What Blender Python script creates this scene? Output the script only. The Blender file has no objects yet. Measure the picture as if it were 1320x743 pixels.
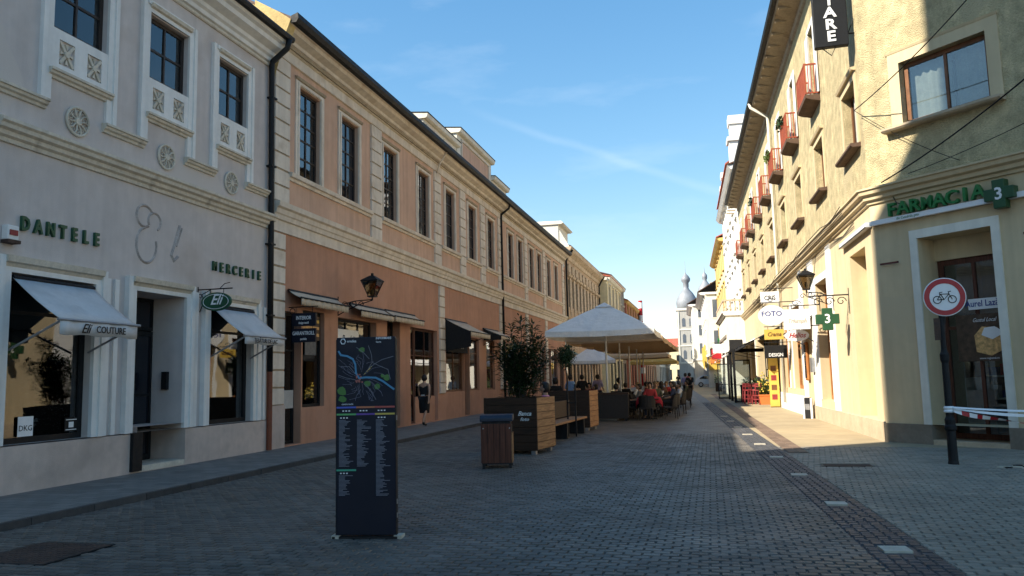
import bpy, math, random
from mathutils import Matrix, Vector
R = math.radians
rnd = random.Random(7)
S = bpy.context.scene
C = S.collection

# ------------------------------------------------------------------ camera
f_px = 1014.0
Yc = Vector((256, -111.5, -f_px)).normalized()
Zc = Vector((-.023, 1.0, -(Yc[0]*-.023 + Yc[1])/Yc[2])).normalized()
Xc = Yc.cross(Zc)
cd = bpy.data.cameras.new('camera'); cam = bpy.data.objects.new('camera', cd); C.objects.link(cam)
cd.sensor_width = 36; cd.lens = 36*f_px/1320; cd.clip_end = 3000; cd.clip_start = .05
cam.matrix_world = Matrix.Translation((0, 0, 1.6)) @ Matrix((Xc, Yc, Zc)).to_4x4()
S.camera = cam

# ------------------------------------------------------------------ sky, sun, exposure
TO_SUN = Vector((-1, -.76, 1.0)).normalized()
elev = math.asin(TO_SUN.z); azim = math.atan2(TO_SUN.x, TO_SUN.y)
W = bpy.data.worlds.new('World'); S.world = W; W.use_nodes = True
wn = W.node_tree.nodes; wl = W.node_tree.links; wn.clear()
def wnode(t, **k):
    n = wn.new(t)
    for a, b in k.items(): setattr(n, a, b)
    return n
sky = wnode('ShaderNodeTexSky', sky_type='NISHITA', sun_disc=False)
sky.sun_elevation = elev; sky.sun_rotation = azim % (2*math.pi)
sky.air_density = 1.0; sky.dust_density = .1; sky.ozone_density = 1.6
# thin cirrus and an old vapour trail, laid out by direction in the sky
tc = wnode('ShaderNodeTexCoord')
mp = wnode('ShaderNodeMapping'); mp.inputs['Scale'].default_value = (2.2, 5.0, 9.0); mp.inputs['Rotation'].default_value = (.3, .35, .2)
wl.new(tc.outputs['Generated'], mp.inputs[0])
nz = wnode('ShaderNodeTexNoise'); nz.inputs['Scale'].default_value = 1.6; nz.inputs['Detail'].default_value = 7; nz.inputs['Roughness'].default_value = .55
wl.new(mp.outputs[0], nz.inputs['Vector'])
mr = wnode('ShaderNodeMapRange'); mr.inputs[1].default_value = .54; mr.inputs[2].default_value = .86; mr.inputs[4].default_value = .16
wl.new(nz.outputs[0], mr.inputs[0])
def wdir(px, py):
    c = Vector((px-660, 371.5-py, -f_px))
    return Vector((Xc.dot(c), Yc.dot(c), Zc.dot(c))).normalized()
nrm = wdir(590, 138).cross(wdir(900, 238)).normalized()
wob = wnode('ShaderNodeVectorMath', operation='MULTIPLY_ADD')
nz2 = wnode('ShaderNodeTexNoise'); nz2.inputs['Scale'].default_value = 9; nz2.inputs['Detail'].default_value = 4
wl.new(tc.outputs['Generated'], nz2.inputs['Vector'])
wob.inputs[1].default_value = (.02, .02, .02); wl.new(nz2.outputs['Color'], wob.inputs[0]); wl.new(tc.outputs['Generated'], wob.inputs[2])
dt = wnode('ShaderNodeVectorMath', operation='DOT_PRODUCT'); dt.inputs[1].default_value = nrm
wl.new(wob.outputs[0], dt.inputs[0])
off = wnode('ShaderNodeMath', operation='SUBTRACT'); off.inputs[1].default_value = .01*(nrm.x+nrm.y+nrm.z); wl.new(dt.outputs['Value'], off.inputs[0])
ab = wnode('ShaderNodeMath', operation='ABSOLUTE'); wl.new(off.outputs[0], ab.inputs[0])
tr = wnode('ShaderNodeMapRange', interpolation_type='SMOOTHSTEP'); tr.inputs[1].default_value = .008; tr.inputs[2].default_value = .0; tr.inputs[3].default_value = 0; tr.inputs[4].default_value = .13
wl.new(ab.outputs[0], tr.inputs[0])
trm = wnode('ShaderNodeMath', operation='MULTIPLY'); wl.new(tr.outputs[0], trm.inputs[0]); wl.new(nz2.outputs[0], trm.inputs[1])
dn_ = wnode('ShaderNodeVectorMath', operation='DOT_PRODUCT'); dn_.inputs[1].default_value = wdir(830, 215); wl.new(tc.outputs['Generated'], dn_.inputs[0])
msk = wnode('ShaderNodeMapRange', interpolation_type='SMOOTHSTEP'); msk.inputs[1].default_value = math.cos(R(15)); msk.inputs[2].default_value = math.cos(R(3)); wl.new(dn_.outputs['Value'], msk.inputs[0])
tr2 = wnode('ShaderNodeMath', operation='MULTIPLY'); wl.new(trm.outputs[0], tr2.inputs[0]); wl.new(msk.outputs[0], tr2.inputs[1]); trm = tr2
sm = wnode('ShaderNodeMath', operation='ADD'); wl.new(mr.outputs[0], sm.inputs[0]); wl.new(trm.outputs[0], sm.inputs[1])
mx = wnode('ShaderNodeMix', data_type='RGBA'); mx.inputs[7].default_value = (4.4, 4.5, 4.6, 1)
hs = wnode('ShaderNodeHueSaturation'); hs.inputs['Saturation'].default_value = 1.28; hs.inputs['Hue'].default_value = .5; wl.new(sky.outputs[0], hs.inputs['Color'])
wl.new(sm.outputs[0], mx.inputs[0]); sc_ = wnode('ShaderNodeVectorMath', operation='MULTIPLY_ADD'); sc_.inputs[1].default_value = (.13, .13, .13); sc_.inputs[2].default_value = (1, 1, 1); wl.new(hs.outputs[0], sc_.inputs[0])
dv_ = wnode('ShaderNodeVectorMath', operation='DIVIDE'); wl.new(hs.outputs[0], dv_.inputs[0]); wl.new(sc_.outputs[0], dv_.inputs[1]); wl.new(dv_.outputs[0], mx.inputs[6])
bg = wnode('ShaderNodeBackground'); bg.inputs[1].default_value = .128
wl.new(mx.outputs[2], bg.inputs[0])
wo = wnode('ShaderNodeOutputWorld'); wl.new(bg.outputs[0], wo.inputs[0])
sl = bpy.data.lights.new('sun', 'SUN'); sun = bpy.data.objects.new('sun', sl); C.objects.link(sun)
sl.energy = 3.9; sl.angle = R(.5); sl.color = (1, .91, .76)
sun.rotation_euler = TO_SUN.to_track_quat('Z', 'Y').to_euler(); sun.location = (-30, -20, 40)
S.view_settings.view_transform = 'Standard'; S.view_settings.look = 'None'
S.view_settings.gamma = 1; S.view_settings.exposure = 1.45
S.cycles.use_denoising = True; S.cycles.max_bounces = 6; S.cycles.transparent_max_bounces = 12
S.cycles.caustics_reflective = False; S.cycles.caustics_refractive = False; S.cycles.sample_clamp_indirect = 6

# ------------------------------------------------------------------ materials
def mat(name, col, rough=.8, var=.12, scale=1.5, bump=0, bscale=60, metal=0, spec=.4, streak=0, stain=None, stainscale=.8, island=0, trans=0, alpha=None, sheen=0, bdist=.02, specks=0, dark=0, patch=None):
    m = bpy.data.materials.new(name); m.use_nodes = True
    t = m.node_tree; n = t.nodes; l = t.links
    b = n['Principled BSDF']
    b.inputs['Roughness'].default_value = rough; b.inputs['Metallic'].default_value = metal
    b.inputs['Specular IOR Level'].default_value = spec
    g = n.new('ShaderNodeNewGeometry'); P = g.outputs['Position']
    def noise(sc, det=5, src=P, map_=None):
        if map_:
            k = n.new('ShaderNodeMapping'); k.inputs['Scale'].default_value = map_; l.new(src, k.inputs[0]); src = k.outputs[0]
        x = n.new('ShaderNodeTexNoise'); x.inputs['Scale'].default_value = sc; x.inputs['Detail'].default_value = det
        l.new(src, x.inputs['Vector']); return x.outputs[0]
    def rng(src, a, b_, c, d):
        x = n.new('ShaderNodeMapRange'); x.inputs[1].default_value = a; x.inputs[2].default_value = b_; x.inputs[3].default_value = c; x.inputs[4].default_value = d
        l.new(src, x.inputs[0]); return x.outputs[0]
    def mul(a, b_):
        x = n.new('ShaderNodeMath'); x.operation = 'MULTIPLY'; l.new(a, x.inputs[0]); l.new(b_, x.inputs[1]); return x.outputs[0]
    v = mul(rng(noise(scale), .3, .7, 1-var, 1+var), rng(noise(scale*7.3), .3, .7, 1-var*.6, 1+var*.6))
    if streak: v = mul(v, rng(noise(1.0, 6, map_=(5, 5, .35)), .35, .75, 1+streak*.3, 1-streak))
    if island:
        v = mul(v, rng(g.outputs['Random Per Island'], 0, 1, 1-island, 1+island))
        oi = n.new('ShaderNodeObjectInfo'); v = mul(v, rng(oi.outputs['Random'], 0, 1, 1-island, 1+island))
    vm = n.new('ShaderNodeVectorMath'); vm.operation = 'SCALE'; vm.inputs[0].default_value = col; l.new(v, vm.inputs['Scale'])
    out = vm.outputs[0]
    if stain:
        s = rng(noise(stainscale, 8), .54, .70, 0, 1)
        x = n.new('ShaderNodeMix'); x.data_type = 'RGBA'; l.new(s, x.inputs[0]); l.new(out, x.inputs[6]); x.inputs[7].default_value = (*stain, 1); out = x.outputs[2]
    if patch:
        s = rng(noise(.42, 3), .60, .615, 0, .8)
        x = n.new('ShaderNodeMix'); x.data_type = 'RGBA'; l.new(s, x.inputs[0]); l.new(out, x.inputs[6]); x.inputs[7].default_value = (*patch, 1); out = x.outputs[2]
    if dark:
        s = rng(noise(.45, 9), .56, .74, 0, .55)
        x = n.new('ShaderNodeMix'); x.data_type = 'RGBA'; l.new(s, x.inputs[0]); l.new(out, x.inputs[6]); x.inputs[7].default_value = (*[q*.45 for q in col], 1); out = x.outputs[2]
    if specks:
        vo = n.new('ShaderNodeTexVoronoi'); vo.inputs['Scale'].default_value = 1.7; l.new(P, vo.inputs['Vector'])
        s = rng(vo.outputs['Distance'], .035, .05, .5, 0); w = rng(noise(.8, 2), .5, .56, 0, 1)
        x = n.new('ShaderNodeMix'); x.data_type = 'RGBA'; l.new(mul(s, w), x.inputs[0]); l.new(out, x.inputs[6]); x.inputs[7].default_value = (.36, .35, .33, 1); out = x.outputs[2]
    l.new(out, b.inputs['Base Color'])
    if rough < .95: l.new(rng(noise(scale*3), .3, .7, max(0, rough-.08), min(1, rough+.1)), b.inputs['Roughness'])
    if bump:
        x = n.new('ShaderNodeBump'); x.inputs['Strength'].default_value = bump; x.inputs['Distance'].default_value = bdist
        l.new(noise(bscale, 4), x.inputs['Height']); l.new(x.outputs[0], b.inputs['Normal'])
    if trans:
        tb = n.new('ShaderNodeBsdfTranslucent'); l.new(out, tb.inputs[0])
        ms = n.new('ShaderNodeMixShader'); ms.inputs[0].default_value = trans
        l.new(b.outputs[0], ms.inputs[1]); l.new(tb.outputs[0], ms.inputs[2]); l.new(ms.outputs[0], n['Material Output'].inputs[0])
    return m

def wood(name, col, scale=(1.5, 1.5, 22), rough=.6, c2=None):
    m = bpy.data.materials.new(name); m.use_nodes = True
    t = m.node_tree; n = t.nodes; l = t.links; b = n['Principled BSDF']
    tc = n.new('ShaderNodeTexCoord'); k = n.new('ShaderNodeMapping'); k.inputs['Scale'].default_value = scale; l.new(tc.outputs['Object'], k.inputs[0])
    oi = n.new('ShaderNodeObjectInfo'); a = n.new('ShaderNodeVectorMath'); a.operation = 'ADD'
    cx_ = n.new('ShaderNodeCombineXYZ'); mm = n.new('ShaderNodeMath'); mm.operation = 'MULTIPLY'; mm.inputs[1].default_value = 40; l.new(oi.outputs['Random'], mm.inputs[0])
    for i in range(3): l.new(mm.outputs[0], cx_.inputs[i])
    l.new(k.outputs[0], a.inputs[0]); l.new(cx_.outputs[0], a.inputs[1])
    x = n.new('ShaderNodeTexNoise'); x.inputs['Scale'].default_value = 2.2; x.inputs['Detail'].default_value = 7; x.inputs['Distortion'].default_value = 1.1; l.new(a.outputs[0], x.inputs['Vector'])
    r = n.new('ShaderNodeValToRGB'); l.new(x.outputs[0], r.inputs[0])
    c2 = c2 or tuple(q*.55 for q in col)
    r.color_ramp.elements[0].position = .35; r.color_ramp.elements[0].color = (*c2, 1)
    r.color_ramp.elements[1].position = .62; r.color_ramp.elements[1].color = (*col, 1)
    l.new(r.outputs[0], b.inputs['Base Color']); b.inputs['Roughness'].default_value = rough; b.inputs['Specular IOR Level'].default_value = .3
    bm = n.new('ShaderNodeBump'); bm.inputs['Strength'].default_value = .3; bm.inputs['Distance'].default_value = .01; l.new(x.outputs[0], bm.inputs['Height']); l.new(bm.outputs[0], b.inputs['Normal'])
    return m

def glass(name, tint=(.8, .85, .85), gain=1.8):
    m = bpy.data.materials.new(name); m.use_nodes = True
    t = m.node_tree; n = t.nodes; l = t.links; n.remove(n['Principled BSDF'])
    fr = n.new('ShaderNodeFresnel'); fr.inputs[0].default_value = 1.5
    mu = n.new('ShaderNodeMath'); mu.operation = 'MULTIPLY'; mu.inputs[1].default_value = gain; mu.use_clamp = True; l.new(fr.outputs[0], mu.inputs[0])
    tb = n.new('ShaderNodeBsdfTransparent'); tb.inputs[0].default_value = (*tint, 1)
    gb = n.new('ShaderNodeBsdfGlossy'); gb.inputs['Roughness'].default_value = .015; gb.inputs[0].default_value = (.95, .97, 1, 1)
    g = n.new('ShaderNodeNewGeometry'); x = n.new('ShaderNodeTexNoise'); x.inputs['Scale'].default_value = .9; l.new(g.outputs['Position'], x.inputs['Vector'])
    bm = n.new('ShaderNodeBump'); bm.inputs['Strength'].default_value = .12; bm.inputs['Distance'].default_value = .02; l.new(x.outputs[0], bm.inputs['Height']); l.new(bm.outputs[0], gb.inputs['Normal'])
    ms = n.new('ShaderNodeMixShader'); l.new(mu.outputs[0], ms.inputs[0]); l.new(tb.outputs[0], ms.inputs[1]); l.new(gb.outputs[0], ms.inputs[2])
    l.new(ms.outputs[0], n['Material Output'].inputs[0]); return m

def darkglass(name, col=(.012, .014, .02), ior=1.75):
    m = bpy.data.materials.new(name); m.use_nodes = True
    t = m.node_tree; n = t.nodes; l = t.links; b = n['Principled BSDF']
    b.inputs['Base Color'].default_value = (*col, 1); b.inputs['Roughness'].default_value = .03; b.inputs['IOR'].default_value = ior
    g = n.new('ShaderNodeNewGeometry'); x = n.new('ShaderNodeTexNoise'); x.inputs['Scale'].default_value = 1.3; l.new(g.outputs['Position'], x.inputs['Vector'])
    bm = n.new('ShaderNodeBump'); bm.inputs['Strength'].default_value = .22; bm.inputs['Distance'].default_value = .03; l.new(x.outputs[0], bm.inputs['Height']); l.new(bm.outputs[0], b.inputs['Normal'])
    return m

def brickmat(name, col, mortar, bw, bh, rough=.6, rot=0, off=.5, stain=None):
    m = mat(name, col, rough, .12, .5); t = m.node_tree; n = t.nodes; l = t.links; b = n['Principled BSDF']
    src = b.inputs['Base Color'].links[0].from_socket
    g = n.new('ShaderNodeNewGeometry'); k = n.new('ShaderNodeMapping'); k.inputs['Rotation'].default_value = (0, 0, rot); l.new(g.outputs['Position'], k.inputs[0])
    br = n.new('ShaderNodeTexBrick'); br.inputs['Scale'].default_value = 1; br.offset = off
    br.inputs['Brick Width'].default_value = bw; br.inputs['Row Height'].default_value = bh; br.inputs['Mortar Size'].default_value = .007; br.inputs['Bias'].default_value = 0
    br.inputs['Color1'].default_value = (.78, .78, .78, 1); br.inputs['Color2'].default_value = (1.18, 1.16, 1.14, 1); br.inputs['Mortar'].default_value = (*mortar, 1)
    l.new(k.outputs[0], br.inputs['Vector'])
    x = n.new('ShaderNodeMix'); x.data_type = 'RGBA'; x.blend_type = 'MULTIPLY'; x.inputs[0].default_value = 1; l.new(src, x.inputs[6]); l.new(br.outputs[0], x.inputs[7]); l.new(x.outputs[2], b.inputs['Base Color'])
    bm = n.new('ShaderNodeBump'); bm.inputs['Strength'].default_value = .6; bm.inputs['Distance'].default_value = .01; bm.invert = True; l.new(br.outputs['Fac'], bm.inputs['Height']); l.new(bm.outputs[0], b.inputs['Normal'])
    return m

def tilemat(name, c1, c2):
    m = mat(name, c1, .75, .25, 2.0, bump=.3, bscale=12); return m

K = {}
K['b1'] = mat('grey_render', (.57, .51, .475), .9, .08, .6, bump=.25, bscale=90, streak=.1, stain=(.46, .39, .345), stainscale=.6, patch=(.57, .51, .46))
K['b1base'] = mat('grey_base_render', (.56, .45, .385), .9, .1, .9, bump=.3, bscale=80, streak=.12, stain=(.42, .34, .29), stainscale=1.3)
K['b1trim'] = mat('pale_trim_paint', (.74, .725, .69), .75, .06, 1.2, bump=.1, bscale=50, streak=.12)
K['b1mould'] = mat('weathered_moulding', (.60, .54, .44), .85, .15, 3, bump=.25, bscale=60, stain=(.34, .30, .24), stainscale=3)
K['peachup'] = mat('peach_render', (.58, .375, .265), .9, .07, .5, bump=.2, bscale=90, streak=.18, stain=(.52, .33, .23), stainscale=.6, patch=(.55, .36, .26))
K['peachlow'] = mat('terracotta_render', (.47, .245, .155), .9, .09, .5, bump=.25, bscale=80, streak=.14, stain=(.42, .215, .135), stainscale=.7, patch=(.485, .26, .17))
K['cream'] = mat('cream_trim', (.68, .60, .50), .85, .08, 1.2, bump=.15, bscale=60, streak=.16, stain=(.54, .45, .35), stainscale=1.8)
K['yellow'] = mat('yellow_stucco', (.56, .47, .275), .95, .24, 3.5, bump=1.0, bscale=38, streak=.18, patch=(.52, .44, .27), stain=(.46, .375, .22), stainscale=1.6, bdist=.06)
K['gable'] = mat('old_yellow_render', (.58, .44, .20), .95, .2, 1.2, bump=.6, bscale=25, stain=(.42, .33, .18), stainscale=1.5)
K['ycream'] = mat('cream_shop_render', (.58, .465, .29), patch=(.55, .445, .285), rough=.88, var=.06, scale=.6, bump=.15, bscale=90, streak=.12) if True else mat('x', (.62, .50, .33), .88, .06, .6, bump=.15, bscale=90, streak=.08)
K['plinth'] = mat('plinth_render', (.20, .165, .125), .92, .15, 2, bump=.4, bscale=60)
K['rplinth'] = mat('tan_plinth_render', (.45, .36, .25), .92, .12, 2, bump=.3, bscale=60)
K['white'] = mat('white_paint', (.74, .73, .70), .7, .05, 2)
K['offwhite'] = mat('offwhite_render', (.70, .67, .58), .85, .1, .5, streak=.12, bump=.1)
K['black'] = mat('black_metal', (.008, .008, .009), .6, .2, 4, spec=.3)
K['darkframe'] = mat('dark_brown_frame', (.028, .018, .014), .5, .2, 5)
K['brownframe'] = mat('brown_window_frame', (.16, .065, .025), .5, .2, 5)
K['orangewood'] = wood('orange_wood_frame', (.42, .17, .05), (12, 12, 1.2))
K['doorwood'] = wood('red_brown_door_wood', (.11, .04, .024), (14, 14, 1.0))
K['paneup'] = darkglass('dark_window_glass', ior=1.55)
K['pane'] = glass('shop_glass')
K['room'] = mat('shop_room', (.16, .13, .10), .9, .2, 1)
K['curtain'] = mat('cream_curtain', (.60, .54, .42), .9, .1, 6, trans=.3)
K['gcurtain'] = mat('net_curtain', (.62, .60, .56), .9, .1, 6, trans=.3)
K['awn'] = mat('grey_awning_fabric', (.56, .55, .54), .9, .07, 2, stain=(.47, .465, .46), stainscale=2.2)
K['awncream'] = mat('cream_awning_fabric', (.52, .43, .32), .9, .12, 4)
K['awnblack'] = mat('black_awning_fabric', (.012, .012, .013), .9, .1, 4)
K['green'] = mat('green_letter', (.012, .075, .035), .5, .1, 6)
K['pharm'] = mat('pharmacy_green', (.015, .16, .04), .35, .1, 6)
K['pharmdark'] = mat('dark_pharmacy_green', (.02, .075, .03), .4, .1, 6)
K['pave'] = mat('paver_stone', (.104, .092, .078), .55, .2, .35, bump=.3, bscale=120, island=.27, specks=1, dark=1, stain=(.15, .133, .112), stainscale=.55, spec=.35, bdist=.008)
K['pavefar'] = brickmat('paver_stone_far', (.112, .098, .082), (.5, .5, .5), .17, .105, .55)
K['rpave'] = mat('walk_paver_stone', (.235, .205, .16), .65, .14, .35, bump=.3, bscale=120, island=.16, specks=1, dark=1, stain=(.275, .24, .19), stainscale=.6, bdist=.008)
K['rpavefar'] = brickmat('walk_paver_far', (.20, .185, .16), (.6, .6, .6), .2, .1, .75, rot=R(90))
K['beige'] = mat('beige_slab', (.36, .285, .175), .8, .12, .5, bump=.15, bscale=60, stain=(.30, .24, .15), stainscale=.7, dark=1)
K['joint'] = mat('sand_joint', (.05, .05, .053), .95, .2, 3)
K['walk'] = brickmat('sidewalk_stone', (.19, .178, .16), (.55, .55, .55), .3, .2, .7)
K['kerb'] = mat('dark_kerb_stone', (.055, .052, .05), .8, .2, 2, bump=.3, bscale=40, island=.15)
K['gutter'] = mat('dark_gutter_sett', (.052, .052, .056), .55, .2, 3, bump=.3, bscale=60, island=.25)
K['marker'] = mat('pale_marker_stone', (.48, .43, .34), .7, .15, 6)
K['brownstrip'] = mat('brown_paver', (.17, .115, .08), .75, .2, 2, island=.2)
K['ground'] = mat('far_ground', (.18, .17, .15), .9, .15, .1)
K['rust'] = mat('rusty_iron', (.075, .043, .03), .8, .35, 3, bump=.3, bscale=50, stain=(.05, .035, .03), stainscale=4)
K['rustpipe'] = mat('red_oxide_paint', (.17, .045, .02), .6, .2, 5)
K['rooftile'] = tilemat('dark_roof_tile', (.10, .06, .045), None)
K['redroof'] = tilemat('red_roof_tile', (.42, .10, .06), None)
K['soffit'] = mat('weathered_soffit', (.36, .29, .20), .9, .2, 2, stain=(.2, .15, .1), stainscale=2)
K['navy'] = mat('navy_panel_print', (.006, .008, .018), .5, .1, 2, spec=.25)
K['steel'] = mat('grey_steel', (.35, .35, .36), .4, .1, 6, metal=.7)
K['planterwood'] = wood('dark_brown_planter_board', (.045, .022, .011), (1.2, 1.2, 16))
K['planterlight'] = wood('warm_lit_board', (.40, .20, .085), (16, 1.0, 14), c2=(.22, .10, .04))
K['binwood'] = wood('red_brown_bin_slat', (.115, .035, .018), (18, 18, .9))
K['bluelid'] = mat('blue_grey_bin_lid', (.016, .021, .036), .5, .1, 4)
K['soil'] = mat('soil', (.05, .035, .025), .95, .3, 8)
K['leaf'] = mat('dark_glossy_leaf', (.035, .07, .022), .45, .4, 3, trans=.2, island=.45)
K['leaf2'] = mat('topiary_leaf', (.022, .05, .018), .5, .4, 3, trans=.15, island=.45)
K['leaf3'] = mat('sunny_leaf', (.09, .13, .03), .5, .4, 3, trans=.3, island=.45)
K['flower'] = mat('yellow_flower', (.75, .55, .10), .7, .2, 3)
K['bark'] = mat('bark', (.06, .042, .03), .9, .3, 10)
K['canopy'] = mat('white_canopy_fabric', (.80, .78, .745), .9, .06, 2, trans=.15, bump=.5, bscale=3, bdist=.12)
K['canopy2'] = mat('sand_canopy_fabric', (.58, .42, .26), .9, .05, 2, trans=.25)
K['ochrecloth'] = mat('ochre_canopy_fabric', (.46, .31, .09), .9, .06, 2, trans=.2)
K['polewhite'] = mat('white_pole_paint', (.72, .72, .70), .4, .05, 2)
K['wicker'] = mat('dark_wicker', (.018, .014, .012), .7, .3, 20, bump=.5, bscale=70)
K['redcloth'] = mat('red_blanket', (.42, .02, .035), .95, .1, 4)
K['redwood'] = mat('red_painted_chair', (.24, .028, .03), .55, .15, 6)
K['signred'] = mat('sign_red', (.40, .018, .025), .4, .06, 3)
K['signwhite'] = mat('sign_white', (.78, .78, .78), .4, .04, 3)
K['signyellow'] = mat('sign_yellow', (.62, .42, .08), .5, .06, 3)
K['signblue'] = mat('sign_blue', (.03, .05, .22), .5, .05, 3)
K['orange'] = mat('orange_box_paint', (.60, .17, .04), .6, .1, 3)
K['balcred'] = mat('red_brown_balcony_slat', (.30, .065, .028), .7, .2, 4)
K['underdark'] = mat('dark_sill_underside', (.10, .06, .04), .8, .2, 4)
K['skin'] = mat('skin', (.42, .24, .16), .6, .05, 5)
K['hair'] = mat('dark_hair', (.015, .011, .009), .6, .2, 30)
K['zinc'] = mat('zinc_dome', (.24, .26, .29), .6, .15, 1, metal=.2)
K['tyre'] = mat('tyre_rubber', (.015, .015, .016), .8, .1, 5)
K['carwhite'] = mat('white_car_paint', (.72, .73, .74), .25, .03, 2, spec=.6)
K['maroon'] = mat('maroon_trim', (.10, .025, .02), .6, .2, 3)
K['food'] = mat('bread_print', (.62, .36, .14), .6, .4, 14)
K['brownprint'] = mat('brown_poster_print', (.075, .045, .028), .5, .4, 9)
def cloth(name, c): return mat(name, c, .9, .12, 8)

# ------------------------------------------------------------------ mesh builder
class MB:
    def __init__(s): s.v = []; s.f = []; s.mi = []
    def add(s, vs, fs, mi=0):
        o = len(s.v); s.v.extend(tuple(q) for q in vs); s.f.extend(tuple(i+o for i in f) for f in fs); s.mi.extend([mi]*len(fs)); return s
    def box(s, x0, x1, y0, y1, z0, z1, mi=0):
        return s.add([(x0,y0,z0),(x1,y0,z0),(x1,y1,z0),(x0,y1,z0),(x0,y0,z1),(x1,y0,z1),(x1,y1,z1),(x0,y1,z1)],
                     [(0,3,2,1),(4,5,6,7),(0,1,5,4),(1,2,6,5),(2,3,7,6),(3,0,4,7)], mi)
    def quad(s, *p, mi=0): return s.add(p, [tuple(range(len(p)))], mi)
    def prof(s, pr, x0, x1, mi=0, skew0=0, skew1=0):   # closed (y,z) outline swept along x; skew: mitre per unit y
        n = len(pr)
        a = [(x0+skew0*y, y, z) for y, z in pr]; b = [(x1+skew1*y, y, z) for y, z in pr]
        return s.add(a+b, [(i, (i+1) % n, n+(i+1) % n, n+i) for i in range(n)] + [tuple(range(n))[::-1], tuple(range(n, 2*n))], mi)
    def poly(s, pts, y0, y1, mi=0):                     # (x,z) outline with thickness along y
        n = len(pts); a = [(x, y0, z) for x, z in pts]; b = [(x, y1, z) for x, z in pts]
        return s.add(a+b, [(i, (i+1) % n, n+(i+1) % n, n+i) for i in range(n)] + [tuple(range(n))[::-1], tuple(range(n, 2*n))], mi)
    def flat(s, pts, z0, z1, mi=0):                     # (x,y) outline with thickness along z
        n = len(pts); a = [(x, y, z0) for x, y in pts]; b = [(x, y, z1) for x, y in pts]
        return s.add(a+b, [(i, (i+1) % n, n+(i+1) % n, n+i) for i in range(n)] + [tuple(range(n))[::-1], tuple(range(n, 2*n))], mi)
    def tube(s, pts, r, n=6, mi=0, closed=False):
        P = [Vector(p) for p in pts]; m = len(P); rr = r if isinstance(r, (list, tuple)) else [r]*m; vs = []
        up = None
        for i, p in enumerate(P):
            d = (P[(i+1) % m]-P[i-1]) if closed else (P[min(i+1, m-1)]-P[max(i-1, 0)])
            d.normalize()
            if up is None or abs(up.dot(d)) > .95: up = Vector((0, 0, 1)) if abs(d.z) < .9 else Vector((1, 0, 0))
            a = d.cross(up).normalized(); b = a.cross(d).normalized(); up = b
            for k in range(n):
                t = 2*math.pi*k/n; vs.append(p+(a*math.cos(t)+b*math.sin(t))*rr[i])
        fs = []
        for i in range(m if closed else m-1):
            j = (i+1) % m
            for k in range(n): fs.append((i*n+k, i*n+(k+1) % n, j*n+(k+1) % n, j*n+k))
        if not closed: fs += [tuple(range(n))[::-1], tuple(range((m-1)*n, m*n))]
        return s.add(vs, fs, mi)
    def lathe(s, pr, c=(0,0,0), n=16, mi=0, axis='z', sx=1, sy=1):
        vs = []
        for r, z in pr:
            for k in range(n):
                t = 2*math.pi*k/n; x, y = r*math.cos(t)*sx, r*math.sin(t)*sy
                q = (x, y, z) if axis == 'z' else ((x, z, y) if axis == 'y' else (z, x, y))
                vs.append((c[0]+q[0], c[1]+q[1], c[2]+q[2]))
        m = len(pr); fs = [(i*n+k, i*n+(k+1) % n, (i+1)*n+(k+1) % n, (i+1)*n+k) for i in range(m-1) for k in range(n)]
        fs += [tuple(range(n))[::-1], tuple(range((m-1)*n, m*n))]
        return s.add(vs, fs, mi)
    def ball(s, c, r, n=10, sz=(1,1,1), mi=0):
        pr = [(max(.001, math.sin(math.pi*i/n))*r, -math.cos(math.pi*i/n)*r*sz[2]) for i in range(n+1)]
        return s.lathe(pr, c, n+2, mi, sx=sz[0], sy=sz[1])
    def wall(s, x0, x1, z0, z1, ops, dep=.16, y=0, mi=0):   # wall face with real openings and reveals
        xs = sorted({x0, x1, *[max(x0, min(x1, q)) for o in ops for q in o[:2]]}); zs = sorted({z0, z1, *[max(z0, min(z1, q)) for o in ops for q in o[2:4]]})
        for i in range(len(xs)-1):
            for j in range(len(zs)-1):
                cx, cz = (xs[i]+xs[i+1])/2, (zs[j]+zs[j+1])/2
                if any(o[0] < cx < o[1] and o[2] < cz < o[3] for o in ops): continue
                s.quad((xs[i], y, zs[j]), (xs[i+1], y, zs[j]), (xs[i+1], y, zs[j+1]), (xs[i], y, zs[j+1]), mi=mi)
        for o in ops:
            a, b, c, d = o[:4]; D = y+(o[4] if len(o) > 4 else dep)
            s.quad((a, y, c), (a, D, c), (a, D, d), (a, y, d), mi=mi); s.quad((b, D, c), (b, y, c), (b, y, d), (b, D, d), mi=mi)
            s.quad((a, y, d), (a, D, d), (b, D, d), (b, y, d), mi=mi); s.quad((a, D, c), (a, y, c), (b, y, c), (b, D, c), mi=mi)
        return s
    def mesh(s, name, m=None, smooth=False):
        me = bpy.data.meshes.new(name); me.from_pydata(s.v, [], s.f)
        for q in (m if isinstance(m, (list, tuple)) else [m] if m else []): me.materials.append(q)
        if len(me.materials) > 1: me.polygons.foreach_set('material_index', s.mi)
        if smooth: me.polygons.foreach_set('use_smooth', [True]*len(me.polygons))
        me.update(); return me
    def build(s, name, m, parent=None, loc=(0,0,0), rz=0, smooth=False, bev=0):
        o = put(name, s.mesh(name, m, smooth), parent, loc, rz)
        if bev:
            b = o.modifiers.new('bevel', 'BEVEL'); b.width = bev; b.segments = 2; b.limit_method = 'ANGLE'
        return o

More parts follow.
